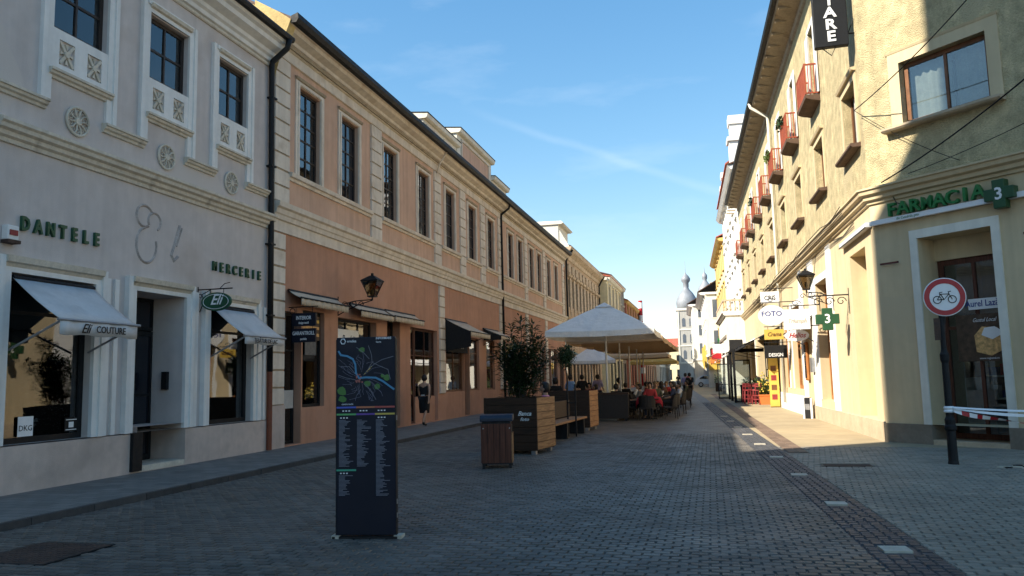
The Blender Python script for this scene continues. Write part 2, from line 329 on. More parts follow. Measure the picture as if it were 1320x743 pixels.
def put(name, me, parent=None, loc=(0,0,0), rz=0):
    o = bpy.data.objects.new(name, me); C.objects.link(o); o.location = loc; o.rotation_euler = (0, 0, rz); o.parent = parent; return o
def tag(o, label=None, cat=None, group=None, kind=None):
    if label: o['label'] = label
    if cat: o['category'] = cat
    if group: o['group'] = group
    if kind: o['kind'] = kind
    return o
def thing(name, label, cat, loc=(0,0,0), rz=0, group=None):
    return tag(put(name, None, None, loc, rz), label, cat, group)
def copy_tree(o, loc=None, rz=None, label=None, parent=None):
    c = o.copy(); C.objects.link(c); c.parent = parent
    if loc is not None: c.location = loc
    if rz is not None: c.rotation_euler = (0, 0, rz)
    if label: c['label'] = label
    for ch in [q for q in KIDS.get(o, o.children)]: copy_tree(ch, parent=c)
    return c
KIDS = {}
def turn(p, a):
    return (p[0]*math.cos(a)-p[1]*math.sin(a), p[0]*math.sin(a)+p[1]*math.cos(a), p[2])

def text(s, size, m, parent, loc, name='lettering', ext=.012, bold=0, sx=1, shear=0, rz=0, align='CENTER', spacing=1):
    cu = bpy.data.curves.new(name, 'FONT'); cu.body = s; cu.size = size; cu.extrude = ext; cu.offset = bold*size; cu.shear = shear
    cu.align_x = align; cu.align_y = 'CENTER'; cu.resolution_u = 2; cu.space_character = spacing
    t = bpy.data.objects.new('tmp', cu); me = bpy.data.meshes.new_from_object(t); bpy.data.objects.remove(t); bpy.data.curves.remove(cu)
    me.name = name; me.materials.clear(); me.materials.append(m)
    o = put(name, me, parent, loc); o.rotation_euler = (R(90), 0, rz); o.scale = (sx, 1, 1); return o
def letters(s, x0, x1, z, size, m, parent, y=-.03, bold=.03, ext=.025, sx=1, rz=0, name='letter'):
    n = len(s)
    for i, c in enumerate(s):
        p = (x0+(x1-x0)*(i+.5)/n, y, z)
        k = .82 if c == 'M' else 1                      # the wide letter is set a little narrower, with thinner strokes
        text(c, size, m, parent, turn(p, rz), name, ext, bold*(.1 if c == 'M' else 1), sx*k, rz=rz)

WC = {}
def window(parent, x0, x1, z0, z1, cols=2, rows=2, fm='darkframe', gm='paneup', y=.1, fw=.06, rz=0, name='window', fd=.05, rowsplit=None):
    w, h = round(x1-x0, 2), round(z1-z0, 2); key = (w, h, cols, rows, fm, gm, fw, fd, str(rowsplit))
    if key not in WC:
        m = MB(); b = fw*.6; panes = []
        m.box(0, fw, 0, fd, 0, h).box(w-fw, w, 0, fd, 0, h).box(fw, w-fw, 0, fd, 0, fw).box(fw, w-fw, 0, fd, h-fw, h)
        xs = [fw+(w-2*fw)*i/cols for i in range(cols+1)]
        zs = [fw+(h-2*fw)*q for q in (rowsplit or [i/rows for i in range(rows+1)])]
        for x in xs[1:-1]: m.box(x-b/2, x+b/2, .002, fd-.002, fw, h-fw)
        for z in zs[1:-1]:
            for i in range(cols): m.box(xs[i]+(b/2 if i else 0), xs[i+1]-(b/2 if i < cols-1 else 0), .006, fd-.006, z-b/2, z+b/2)
        pm = {}
        for i in range(cols):
            for j in range(len(zs)-1):
                pw, ph = round(xs[i+1]-xs[i], 3), round(zs[j+1]-zs[j], 3)
                if (pw, ph) not in pm: pm[(pw, ph)] = MB().box(0, pw, 0, .006, 0, ph).mesh('pane', K[gm])
                panes.append((pm[(pw, ph)], (xs[i], fd*.55, zs[j])))
        WC[key] = (m.mesh(name, K[fm]), panes)
    fm_, panes = WC[key]
    o = put(name, fm_, parent, turn((x0, y, z0), rz), rz)
    for me, l in panes: put('pane', me, o, l)
    return o
def room(parent, x0, x1, z0, z1, y0=.2, y1=2.6, m='room', rz=0):
    b = MB(); x0 -= .3; x1 += .3; z1 += .15
    b.quad((x0,y1,z0),(x1,y1,z0),(x1,y1,z1),(x0,y1,z1)).quad((x0,y0,z0),(x0,y1,z0),(x0,y1,z1),(x0,y0,z1)).quad((x1,y1,z0),(x1,y0,z0),(x1,y0,z1),(x1,y1,z1))
    b.quad((x0,y0,z0),(x1,y0,z0),(x1,y1,z0),(x0,y1,z0)).quad((x0,y0,z1),(x0,y1,z1),(x1,y1,z1),(x1,y0,z1))
    return b.build('interior', K[m], parent, rz=rz)
def drape(parent, x0, x1, z0, z1, y=.45, m='curtain', rz=0, name='curtain'):
    b = MB(); n = max(6, int((x1-x0)/.05)); a = []
    for i in range(n+1):
        x = x0+(x1-x0)*i/n; yy = y+.03*math.sin(i*1.9)+.012*math.sin(i*.7); a += [(x, yy, z0), (x, yy, z1)]
    b.add(a, [(2*i, 2*i+2, 2*i+3, 2*i+1) for i in range(n)])
    return b.build(name, K[m], parent, rz=rz, smooth=True)

# ------------------------------------------------------------------ ground, street, pavements
def gx(y): return 1.55-.047*(y-7.86)          # centre line of the dark gutter strip
def wx(y): return 3.8-.03*(y-20.4)            # foot of the right hand facades
MB().quad((-900,-400,-.06),(900,-400,-.06),(900,1500,-.06),(-900,1500,-.06)).build('ground', K['ground']).__setitem__('kind', 'structure')
street = MB().quad((-8.0,-30,-.014),(gx(-30)-.27,-30,-.014),(gx(230)-.27,230,-.014),(-8.0,230,-.014)).build('street_paving', [K['pavefar']])
tag(street, kind='structure')
walk_r = MB().quad((gx(-30)+.27,-30,-.013),(30,-30,-.013),(30,16,-.013),(12,230,-.013),(gx(230)+.27,230,-.013)).build('pavement_right', K['rpavefar'])
tag(walk_r, kind='structure')
walk_l = MB().box(-10.6,-8.06,-30,230,-.05,.085).build('pavement_left', K['walk']); tag(walk_l, kind='structure')
kb = MB().box(0,.07,0,.985,-.1,.082).mesh('kerb_stone', K['kerb'])
for i in range(70): put('kerb_stone', kb, walk_l, (-8.055+rnd.uniform(-.004,.004), 5+i, rnd.uniform(-.004,.004)))
MB().box(-8.055,-7.985,75,230,-.1,.08).build('kerb_run', K['kerb'], walk_l)

def paver_field(base, m, rows, per, w, h, xr, skip=None, shear=lambda y: 0, keep=300, jit=.002):
    allp = []
    for j in range(rows[0], rows[1]):
        y = j*h; a, b = xr(y)
        i0 = math.floor((a-shear(y))/w)-1; i1 = math.ceil((b-shear(y))/w)
        for i in range(i0, i1):
            x = (i+(.5 if j % 2 else 0))*w+shear(y)
            xa, xb = max(x, a), min(x+w, b)
            if xb-xa < .03: continue
            # keep to what the camera can plausibly see
            if abs(math.atan2((xa+xb)/2, y)-R(-14.2)) > R(41): continue
            if skip and skip((xa+xb)/2, y): continue
            allp.append((xa, xb, y))
    g = .0075
    def piece(mb, xa, xb, y, ox=0, oy=0):
        c = .006
        x0, x1, y0, y1 = xa+g-ox, xb-g-ox, y+g-oy, y+h-g-oy
        t = [rnd.uniform(-jit, jit) for _ in range(2)]; z = rnd.uniform(-jit, jit)+.004*math.sin(xa*1.7+y*.9)*math.sin(y*1.3-xa*.6)
        k = [z+t[0]-t[1], z-t[0]-t[1], z-t[0]+t[1], z+t[0]+t[1]]
        vs = [(x0,y0,-.012),(x1,y0,-.012),(x1,y1,-.012),(x0,y1,-.012),(x0+c,y0+c,k[0]),(x1-c,y0+c,k[1]),(x1-c,y1-c,k[2]),(x0+c,y1-c,k[3])]
        mb.add(vs, [(4,5,6,7),(0,1,5,4),(1,2,6,5),(2,3,7,6),(3,0,4,7)])
    allp.sort(key=lambda p: p[2]*p[2]+p[0]*p[0])
    vis = [p for p in allp if p[2]*1.0 > 6.0 and abs(math.atan2(p[0], p[2])-R(-14.2)) < R(33) and p[1]-p[0] > w*.95]
    vis = vis[:keep]; vs = set(vis)
    shared = []
    for q in range(6):
        mb = MB(); piece(mb, -w/2, w/2, -h/2); shared.append(mb.mesh('paving_stone', m))
    for p in vis:
        put('paving_stone', shared[rnd.randrange(6)], base, ((p[0]+p[1])/2, p[2]+h/2, 0))
    mb = MB()
    for p in allp:
        if p not in vs: piece(mb, *p)
    o = mb.build('paving_stone_field', m, base); o['kind'] = 'stuff'
near_cover = lambda x, y: False
manhole = [(-6.75, 7.45, .42)]
def hit_cover(x, y): return abs(x+6.5) < .47 and abs(y+.05-6.65) < .5
paver_field(street, K['pave'], (40, 215), None, .17, .105, lambda y: (-7.97, gx(y)-.27), skip=hit_cover)
def hit_grate(x, y): return (1.76 < x < 2.64 and 14.4 < y < 14.95)
def strip_skip(x, y): return hit_grate(x, y) or y > 18.6-(x-1)*.14 or (y > 16.9 and 1.42-.03*(y-17) < x < 1.85-.03*(y-17))
paver_field(walk_r, K['rpave'], (44, 200), None, .2, .105, lambda y: (gx(y)+.27, 9.0), skip=strip_skip, shear=lambda y: y*.12)
# dark gutter strip of setts with pale marker stones
gut = MB().quad((gx(-30)-.29,-30,-.011),(gx(-30)+.29,-30,-.011),(gx(230)+.29,230,-.011),(gx(230)-.29,230,-.011)).build('gutter_strip', K['gutter']); tag(gut, kind='structure')
marks = [5.3, 7.9, 10.5, 13.35, 16.1, 19.0, 22, 25, 28.2, 31.5]
mm = MB(); mt = MB(); mt.flat([(-.12,-.11),(.12,-.11),(.12,.11),(-.12,.11)], -.01, .012)
mk = mt.mesh('marker_stone', K['marker'])
for y in marks: put('marker_stone', mk, gut, (gx(y)-.02, y, 0), R(rnd.uniform(-5, 5)))
big = []
for j in range(50, 470):
    y = j*.1
    for i in range(5):
        xa = gx(y)-.27+i*.108+(.0 if j % 2 else .012)
        if any(abs(y+.05-q) < .16 and abs(xa+.05-gx(q)+.02) < .17 for q in marks): continue
        big.append((xa, y))
sett = MB().add([(0,0,-.01),(.1,0,-.01),(.1,.092,-.01),(0,.092,-.01),(.01,.009,.004),(.09,.009,.004),(.09,.083,.004),(.01,.083,.004)], [(4,5,6,7),(0,1,5,4),(1,2,6,5),(2,3,7,6),(3,0,4,7)])
sm_ = sett.mesh('gutter_sett', K['gutter']); fld = MB()
for n_, (x, y) in enumerate(big):
    if n_ < 290: put('gutter_sett', sm_, gut, (x+rnd.uniform(-.006, .006), y, rnd.uniform(-.003, .003)))
    else: fld.add([(a+x, b+y, c+rnd.uniform(-.002, .002)) for a, b, c in sett.v], sett.f)
fld.build('gutter_sett_field', K['gutter'], gut)['kind'] = 'stuff'
# brown guide strip along the right pavement
bs = MB().quad((1.44,17,-.002),(1.84,17,-.002),(.3,68,-.002),(-.1,68,-.002)).build('brown_paver_strip', K['brownstrip']); tag(bs, kind='structure')
bp = MB().add([(0,0,-.003),(.185,0,-.003),(.185,.185,-.003),(0,.185,-.003),(.01,.01,.006),(.175,.01,.006),(.175,.175,.006),(.01,.175,.006)], [(4,5,6,7),(0,1,5,4),(1,2,6,5),(2,3,7,6),(3,0,4,7)])
bpm = bp.mesh('brown_paver', K['brownstrip'])
for j in range(130):
    for i in range(2):
        y = 17+j*.2; put('brown_paver', bpm, bs, (1.445-.0302*(y-17)+i*.2, y, rnd.uniform(-.002, .002)))

# smooth beige slab pavement beyond the setts
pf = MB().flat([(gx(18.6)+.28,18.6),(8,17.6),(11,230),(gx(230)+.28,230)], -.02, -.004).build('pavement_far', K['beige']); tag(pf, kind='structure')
# covers let into the paving
cv = thing('manhole_cover', 'rusty brown iron cover plate sunk in the paving beside the left kerb', 'cover', (-6.5, 6.65, 0))
MB().box(-.45,.45,-.47,.47,-.012,.001).build('frame', K['black'], cv)
lid = MB().box(-.42,.42,-.44,.44,.0,.003)
for i in range(-5, 6):
    for j in range(-5, 6): lid.box(i*.07-.02, i*.07+.02, j*.075-.02, j*.075+.02, .003, .007)
lid.build('plate', K['rust'], cv)
gr = thing('drain_grate', 'flat dark steel drain cover in the right pavement before the pharmacy', 'cover', (2.2, 14.7, 0), R(-2))
MB().box(-.42,.42,-.22,.22,-.012,-.002).build('frame', K['black'], gr)
for i in range(7): MB().box(-.38,.38,-.19+i*.06,-.155+i*.06,-.002,.004).build('bar', K['rust'], gr)

# ------------------------------------------------------------------ left: grey lace shop building
B1 = thing('shop_building', 'pale grey two storey shop building with white window surrounds and round rosettes', 'building', (-10.1, 0, 0), R(90))
wa = [(10.05,11.25),(12.3,13.47),(14.48,15.6)]
ops = [(a, b, 7.47, 8.74) for a, b in wa]
MB().wall(9.06, 16.72, .8, 9.6, ops+[(9.47,11.15,.8,3.36,.22),(12.12,13.55,.8,3.36,.74),(14.34,15.95,.8,3.31,.22)], .14).build('wall', K['b1'], B1)
MB().wall(9.06, 16.72, -.05, .78, [(12.27,13.62,.12,.9,.79)], y=-.05).quad((9.06,-.05,.78),(12.27,-.05,.78),(12.27,.3,.78),(9.06,.3,.78)).quad((13.62,-.05,.78),(16.72,-.05,.78),(16.72,.3,.78),(13.62,.3,.78)).build('base_wall', K['b1base'], B1)
MB().quad((16.72,0,0),(16.72,12,0),(16.72,12,9.6),(16.72,0,9.6)).build('end_wall', K['b1'], B1)
MB().quad((9.06,12,0),(9.06,0,0),(9.06,0,9.6),(9.06,12,9.6)).build('end_wall', K['b1'], B1)
# cornice, gutter, roof
MB().prof([(0,9.42),(-.06,9.44),(-.08,9.52),(-.14,9.56),(-.16,9.64),(-.34,9.72),(-.36,9.82),(-.44,9.86),(-.46,9.93),(.0,9.93)], 9.06, 16.68).build('cornice', K['b1trim'], B1)
MB().prof([(-.03,9.31),(-.05,9.33),(-.05,9.37),(-.03,9.40),(0,9.40),(0,9.31)], 9.06, 16.66).build('cornice_bead', K['b1mould'], B1)
MB().prof([(-.47,9.93),(-.57,9.93),(-.60,10.0),(-.58,10.06),(-.47,10.04)], 9.06, 16.72).build('gutter', K['black'], B1)
MB().prof([(-.5,10.04),(-.5,9.96),(6,12.6),(12,9.96),(12,10.04),(6,12.7)], 9.06, 16.66).build('roof', K['rooftile'], B1)
# floor band
MB().prof([(0,5.30),(-.04,5.31),(-.05,5.37),(-.10,5.40),(-.11,5.46),(-.17,5.49),(-.18,5.55),(-.22,5.58),(-.22,5.63),(0,5.68)], 9.06, 16.66).build('floor_band', K['b1mould'], B1)
def sill(x0, x1, z, p=B1, m='b1mould'):
    return MB().prof([(0,z),(-.04,z+.01),(-.05,z+.05),(-.09,z+.07),(-.10,z+.11),(-.13,z+.12),(-.13,z+.16),(0,z+.17)], x0, x1).build('moulding', K[m], p)
lat = MB()
for a in (1, -1):
    d = Vector((.26*a, 0, .34)).normalized(); nx = Vector((d.z, 0, -d.x))*.025
    p0 = Vector((-.14*a, 0, -.185)); p1 = Vector((.14*a, 0, .185))
    lat.poly([(p0.x+nx.x, p0.z+nx.z), (p0.x-nx.x, p0.z-nx.z), (p1.x-nx.x, p1.z-nx.z), (p1.x+nx.x, p1.z+nx.z)], -.03-.002*a, .02)
lat.lathe([(.055,-.045),(.055,.0)], n=8, axis='y')
for a in (0, 90, 180, 270):
    c, s_ = math.cos(R(a)), math.sin(R(a))
    lat.poly([(c*.13-s_*.03, s_*.17+c*.03), (c*.05, s_*.07), (c*.13+s_*.03, s_*.17-c*.03)], -.025, .015)
latm = lat.mesh('lattice', K['b1mould'])
rs = MB(); rs.tube([(.235*math.cos(R(15*i)), -.012, .235*math.sin(R(15*i))) for i in range(24)], .024, 6, closed=True)
rs.lathe([(.06,-.04),(.075,0)], n=12, axis='y')
for i in range(10):
    t = R(36*i); rs.tube([(.06*math.cos(t), -.015, .06*math.sin(t)), (.15*math.cos(t+.14), -.02, .15*math.sin(t+.14)), (.225*math.cos(t), -.012, .225*math.sin(t))], .016, 5)
    rs.tube([(.16*math.cos(t+.31)+.035*math.cos(q), -.015, .16*math.sin(t+.31)+.035*math.sin(q)) for q in [k*math.pi/3 for k in range(6)]], .010, 4, closed=True)
rsm = rs.mesh('rosette', K['b1mould'])
for a, b in wa:
    c = (a+b)/2
    window(B1, a+.01, b-.01, 7.48, 8.73, 2, 2, 'darkframe', 'pane', .09, .07); room(B1, a, b, 7.4, 8.7, .17, 1.4); drape(B1, a+.35 if a < 12 else a+.08, b-.3, 7.45, 8.5, .5, 'gcurtain')
    m = MB()
    for x0, x1 in ((a-.22, a-.0), (b+.0, b+.22)):
        m.box(x0, x1, -.05, .0, 6.22, 8.98); m.box(x0+(.0 if x0 < a-.1 else .13), x1-(.13 if x0 < a-.1 else .0), -.075, -.05, 6.22, 8.98)
    m.box(a, b, -.05, 0, 8.76, 8.98).box(a-.09, b+.09, -.075, -.05, 8.89, 8.98)
    m.build('window_surround', K['b1trim'], B1)
    MB().prof([(-.05,8.84),(-.1,8.86),(-.12,8.92),(-.05,8.94)], a-.02, b+.02).build('moulding', K['b1mould'], B1)
    pw = (b-a)/2
    m = MB().wall(a, b, 6.78, 7.46, [(c-.30-.16, c-.30+.16, 6.88, 7.3), (c+.30-.16, c+.30+.16, 6.88, 7.3)], .05, y=-.04)
    m.box(a, b, -.02, .0, 7.40, 7.46); m.build('spandrel_panel', K['b1trim'], B1)
    for s_ in (-.3, .3): put('lattice', latm, B1, (c+s_, -.012, 7.09))
    sill(a-.06, b+.10, 6.60)
    put('rosette', rsm, B1, (c, -.012, 6.05))
for x0, x1 in ((9.06, 9.98), (11.2, 12.24), (13.42, 14.42), (15.56, 16.5)): sill(x0, x1, 6.04)

def trim_frame(p, x0, x1, z0, z1, w=.13, m='b1trim', mh='b1mould', head=.26):
    b = MB()
    for a, c in ((x0-w, x0), (x1, x1+w)):
        b.box(a, c, -.07, .0, z0, z1+.02); o = a < x0-.01
        b.box(a-(.10 if o else -w), c+(.10 if not o else -w), -.1, .0, z0, z1+head)
    b.box(x0-w, x1+w, -.06, .0, z1+.02, z1+.1)
    b.build('opening_surround', K[m], p)
    MB().prof([(0,z1+.1),(-.05,z1+.1),(-.08,z1+.15),(-.13,z1+.17),(-.15,z1+head),(0,z1+head+.02)], x0-w, x1+w).build('moulding', K[mh], p)
trim_frame(B1, 9.47, 11.15, .8, 3.34); trim_frame(B1, 12.13, 13.55, .8, 3.34); trim_frame(B1, 14.34, 15.95, .8, 3.29)
for x in (11.42, 11.62, 13.86, 16.22, 16.4): MB().box(x, x+.1, -.045, 0, .8, 3.5 if x < 15 else 3.4).build('pilaster_strip', K['b1trim'], B1)
# shop windows with rooms behind
for x0, x1, z1 in ((9.47, 11.15, 3.36), (14.34, 15.95, 3.31)):
    window(B1, x0+.005, x1-.005, .8, z1-.005, 1, 2, 'black', 'pane', .12, .09, name='shop_window', rowsplit=[0, .80, 1])
    room(B1, x0, x1, .72, z1, .24, 2.6)
    drape(B1, x0+.1, x0+.55, 1.0, 3.0, 2.2); drape(B1, x1-.45, x1-.1, 1.0, 3.0, 2.3)
    MB().box(x0, x1, .26, .75, .80, .86).build('display_shelf', K['b1trim'], B1)
for x, y, zz in ((10.55, 1.1, .86), (15.5, 1.0, .86)):
    df = thing('dress_form', 'dress form in a pale top behind the wide display window' if x < 12 else 'dress form in a pale top behind the narrow display window', 'mannequin', (-10.1-y, x, .74), R(90))
    MB().lathe([(.02,.75),(.03,.8),(.10,.86),(.15,.98),(.115,1.15),(.15,1.36),(.16,1.45),(.06,1.53),(.045,1.6),(.0,1.61)], n=16, sx=1.15, sy=.8).build('torso', K['curtain'] if x < 12 else K['redwood'], df, smooth=True); MB().tube([(0,0,.02),(0,0,.8)], .015, 6).build('stand', K['black'], df); MB().lathe([(.16,0),(.16,.02)], n=16).build('base', K['black'], df)
for i in range(5): MB().box(14.42+i*.3, 14.62+i*.3, .3+.06*(i % 2), .55, .86, 1.0+.09*(i % 3)).build('display_box', K[('curtain','redwood','signblue','marker','gcurtain')[i]], B1)
for i in range(3): MB().box(10.2+i*.2, 10.34+i*.2, .3, .5, .86, .96+.05*i).build('display_box', K[('marker','redwood','curtain')[i]], B1)
# recessed door
MB().quad((12.0,.80,.1),(13.7,.80,.1),(13.7,.80,3.4),(12.0,.80,3.4)).build('door_backing', K['black'], B1)
window(B1, 12.1, 12.98, .22, 2.7, 1, 2, 'black', 'paneup', .70, .11, name='door'); window(B1, 12.1, 13.58, 2.72, 3.35, 2, 1, 'black', 'paneup', .70, .07, name='fanlight'); window(B1, 13.0, 13.58, .22, 2.7, 1, 2, 'black', 'paneup', .70, .09, name='side_light')
for zz, q in ((1.35, 2), (1.22, 2), (1.05, 1)):
    for i in range(q): MB().box(12.62+i*.13, 12.72+i*.13, .690, .697, zz, zz+.09).build('notice', K['signwhite'], B1)
MB().box(12.10, 12.34, -.12, -.04, .12, .8).build('door_foot_panel', K['black'], B1)
MB().box(12.3, 13.6, -.06, .69, .1, .2).build('door_step', K['b1mould'], B1)
MB().box(13.47, 13.548, .3, .42, 1.55, 1.9).build('letter_box', K['black'], B1)
# lettering and the pale ghost of an old script sign
letters('DANTELE', 9.58, 11.27, 4.12, .30, K['green'], B1, bold=.035, sx=.72)
letters('MERCERIE', 14.36, 16.3, 4.11, .29, K['green'], B1, bold=.018, sx=.78)
gh = mat('ghost_mark', (.40, .345, .31), .9, .3, 6)
m = MB()
def arc(cx, cz, rx, rz, a0, a1, n=16): return [(cx+rx*math.cos(R(a0+(a1-a0)*i/n)), .034, cz+rz*math.sin(R(a0+(a1-a0)*i/n))) for i in range(n+1)]
m.tube(arc(12.35, 4.78, .22, .20, 20, 300), .062, 4).tube(arc(12.42, 4.24, .27, .33, 100, 380), .062, 4).tube(arc(12.62, 4.72, .17, .17, -60, 210), .062, 4)
m.tube([(13.35,.024,4.78),(13.2,.024,4.35),(13.12,.024,4.15),(13.2,.024,4.05),(13.32,.024,4.15)], .06, 4).tube([(13.42,.024,4.74),(13.27,.024,4.35)], .05, 4).tube([(13.55,.024,4.5),(13.55,.024,4.42)], .02, 4)
m.build('old_sign_trace', gh, B1)
# window notes
text('DKG', .12, K['black'], B1, (10.02, .105, 1.02), 'window_note', .001)
MB().box(9.88, 10.16, .108, .114, .90, 1.2).build('window_card', K['signwhite'], B1)
MB().box(10.78, 11.04, .108, .114, .92, 1.14).build('window_card', K['black'], B1)
for z in (.94, 1.1): MB().box(10.8, 11.02, .104, .107, z, z+.012).build('card_line', K['signwhite'], B1)
MB().box(10.86, 10.96, .104, .107, .98, 1.07).build('card_emblem', K['signwhite'], B1)
MB().box(14.6, 14.95, .4, .5, .86, 1.16).build('display_box', K['signwhite'], B1); MB().box(9.6, 9.95, .45, .8, .86, 1.4).build('display_box', K['black'], B1)
# downpipe between the two buildings
m = MB().tube([(16.52,-.56,9.95),(16.52,-.5,9.72),(16.5,-.12,9.42),(16.5,-.1,9.3),(16.56,-.1,5),(16.58,-.1,1.9)], .068, 10)
dp = m.build('drain_pipe', K['black'], B1, smooth=True)
MB().tube([(16.58,-.1,1.9),(16.58,-.1,.1)], .065, 10).build('pipe_foot', K['rustpipe'], B1)
for z in (8.5, 6.8, 4.9, 3.2): MB().box(16.46, 16.66, -.17, -.0, z, z+.04).build('pipe_clamp', K['black'], B1)

def awning(label, p, x0, x1, zt, zf, out, val, m='awn', words=None, name='shop_awning', arms=True, scallop=False, rz=R(90), sidedark=False, group=None, wm='black'):
    # p: wall origin, local x along the wall
    t = thing(name, label, 'awning', p, rz, group); w = x1-x0
    n = 14; b = MB(); a = []
    for i in range(n+1):
        for k in range(5):
            q = k/4; x = x0+w*i/n; a.append((x, -.06-(out-.06)*q, zt+(zf-zt)*q-.035*math.sin(math.pi*q)*(.6+.4*math.cos(i*.9))))
    b.add(a, [(i*5+k, (i+1)*5+k, (i+1)*5+k+1, i*5+k+1) for i in range(n) for k in range(4)])
    o = b.build('fabric', K[m], t, smooth=True); s = o.modifiers.new('thick', 'SOLIDIFY'); s.thickness = .006
    b = MB(); nn = int(w/.09) if scallop else 12; k = 4 if scallop else 1; a = []; N = nn*k
    for i in range(N+1):
        x = x0+w*i/N; dz = val+(-.035*abs(math.sin(math.pi*i/k)) if scallop else .012*math.sin(i*1.3))
        yo = -out-.012*math.sin(i*2.1/k); a += [(x, yo, zf-.01), (x, yo+.004, zf-dz)]
    b.add(a, [(2*i, 2*i+1, 2*i+3, 2*i+2) for i in range(N)])
    o = b.build('valance', K[m], t, smooth=True); s = o.modifiers.new('thick', 'SOLIDIFY'); s.thickness = .004
    MB().tube([(x0-.04, -out, zf), (x1+.06, -out, zf)], .022, 8).build('front_bar', K['steel'] if m == 'awn' else K['black'], t)
    MB().tube([(x0, -.06, zt), (x1, -.06, zt)], .04, 8).build('roller', K['black'], t)
    if arms:
        for x in (x0+.03, x1-.03):
            MB().tube([(x, -.02, zf-.42), (x, -out, zf-.01)], .018, 6).build('arm', K['steel'] if m == 'awn' else K['black'], t)
    if words: 
        for s_, size, xx, sh in words: text(s_, size, K[wm], t, (xx, -out-.02, zf-val*.55), 'lettering', .002, .012, .9, sh)
    return t
awning('pale grey drop awning reading COUTURE over the lace shop display window', (-10.1,0,0), 9.5, 11.1, 3.28, 2.62, .95, .22, words=[('Eli', .2, 9.97, .5), ('COUTURE', .15, 10.5, 0)])
awning('pale grey drop awning with small lettering over the narrower haberdashery window', (-10.1,0,0), 14.38, 15.92, 3.24, 2.62, .85, .17, words=[('ȚESĂTURI DE LAC', .125, 15.15, 0)])
# oval hanging sign
sg = thing('hanging_sign', 'dark green oval hanging sign with white Eli script on an iron bracket', 'sign', (-10.1, 13.98, 3.3), R(90))
m = MB(); m.lathe([(.01,-.03),(.32,-.03),(.345,-.02),(.345,.02),(.32,.03),(.01,.03)], (0,-.44,0), 32, axis='x', sx=1.0, sy=.55)
pl = m.build('oval_panel', K['green'], sg)
o = text('Eli', .30, K['signwhite'], sg, (-.037, -.44, .03), 'script', .004, .012, .9, .45); o.rotation_euler = (R(90), 0, R(-90))
ov = MB().tube([(-.034, -.44+.29*math.cos(R(12*i)), .15*math.sin(R(12*i))) for i in range(30)], .006, 4, closed=True).build('border', K['signwhite'], sg)
m = MB().tube([(0,0,.26),(0,-.8,.26)], .014).tube([(0,0,-.25),(0,0,.32)], .016)
for q in range(3): m.tube([(0, -.06-.1*q+.05*math.cos(R(24*i))*(1-i/20), .12-.1*q+.06*math.sin(R(24*i))*(1-i/20)) for i in range(16)], .008, 4)
m.tube([(0,-.05,-.2),(0,-.14,.0),(0,-.1,.16),(0,-.3,.25)], .01, 5).tube([(0,-.3,.25),(0,-.3,.18)], .008).tube([(0,-.6,.25),(0,-.6,.17)], .008).tube([(0,-.5,.26),(0,-.62,.36),(0,-.74,.38)], .008)
m.build('bracket', K['black'], sg)
al = thing('alarm_box', 'small white alarm box on the grey wall beside the first green letter', 'alarm', (-10.1, 9.42, 3.78), R(90))
MB().box(-.1, .1, -.12, 0, .05, .27).build('housing', K['white'], al, bev=.015); MB().box(-.07,.07,-.135,-.12,.12,.2).build('siren', K['redwood'], al); MB().box(-.11,.11,-.15,0,0,.05).build('base', K['rust'], al)

# ------------------------------------------------------------------ left: long peach building
B2 = thing('arcade_building', 'long peach and terracotta two storey building with cream quoins and tall dark windows', 'building', (-10.12, 0, 0), R(90))
wins = [(18.03,19.17),(20.45,21.6),(23.5,24.65),(26.68,27.83),(29.8,30.95),(32.9,34.05),(36.0,37.15),(40.0,41.1),(42.2,43.3),(45.1,46.2),(47.3,48.4),(50.3,51.4),(52.9,54.0)]
E2 = 56.5
MB().wall(16.76, E2, 5.9, 10.0, [(a, b, 6.95, 9.36) for a, b in wins], .16).build('upper_wall', K['peachup'], B2)
shop = [(17.42,18.25,.12,3.4,.3),(18.32,19.5,1.0,3.5,.22),(20.3,22.95,.12,3.45,.3),(23.8,24.88,.12,3.65,.35),(25.85,28.66,.12,3.5,.25),(29.68,32.05,1.15,3.45,.2),(32.1,32.8,.12,3.45,.3),(32.85,34.3,1.15,3.45,.2),(35.5,36.95,1.12,3.45,.2),(39.4,41.8,.7,3.5,.2),(42.5,43.4,.12,3.5,.3),(45,46.6,.7,3.5,.2),(47.3,49.2,.7,3.5,.2),(50,50.9,.12,3.5,.3),(51.1,53.1,.7,3.5,.2),(54,55.6,.7,3.5,.2)]
MB().wall(16.76, E2, .0, 5.6, shop, .22).build('ground_floor_wall', K['peachlow'], B2)
MB().quad((E2,0,0),(E2,10,0),(E2,10,10),(E2,0,10)).build('far_end_wall', K['peachup'], B2)
MB().poly([(0,0)], 0, 0) if False else None
g = MB(); g.add([(16.76,.0,9.0),(16.76,-.35,10.2),(16.76,-.5,10.55),(16.76,6.0,14.0),(16.76,12.0,10.6),(16.76,12,0),(16.76,0,0)], [(0,1,2,3,4,5,6)]); g.build('fire_wall', K['gable'], B2)
g = MB(); g.prof([(-.36,10.2),(-.5,10.56),(-.2,10.78),(.5,11.2),(.5,10.9)], 16.7, 17.0); g.build('gable_coping', K['gable'], B2)
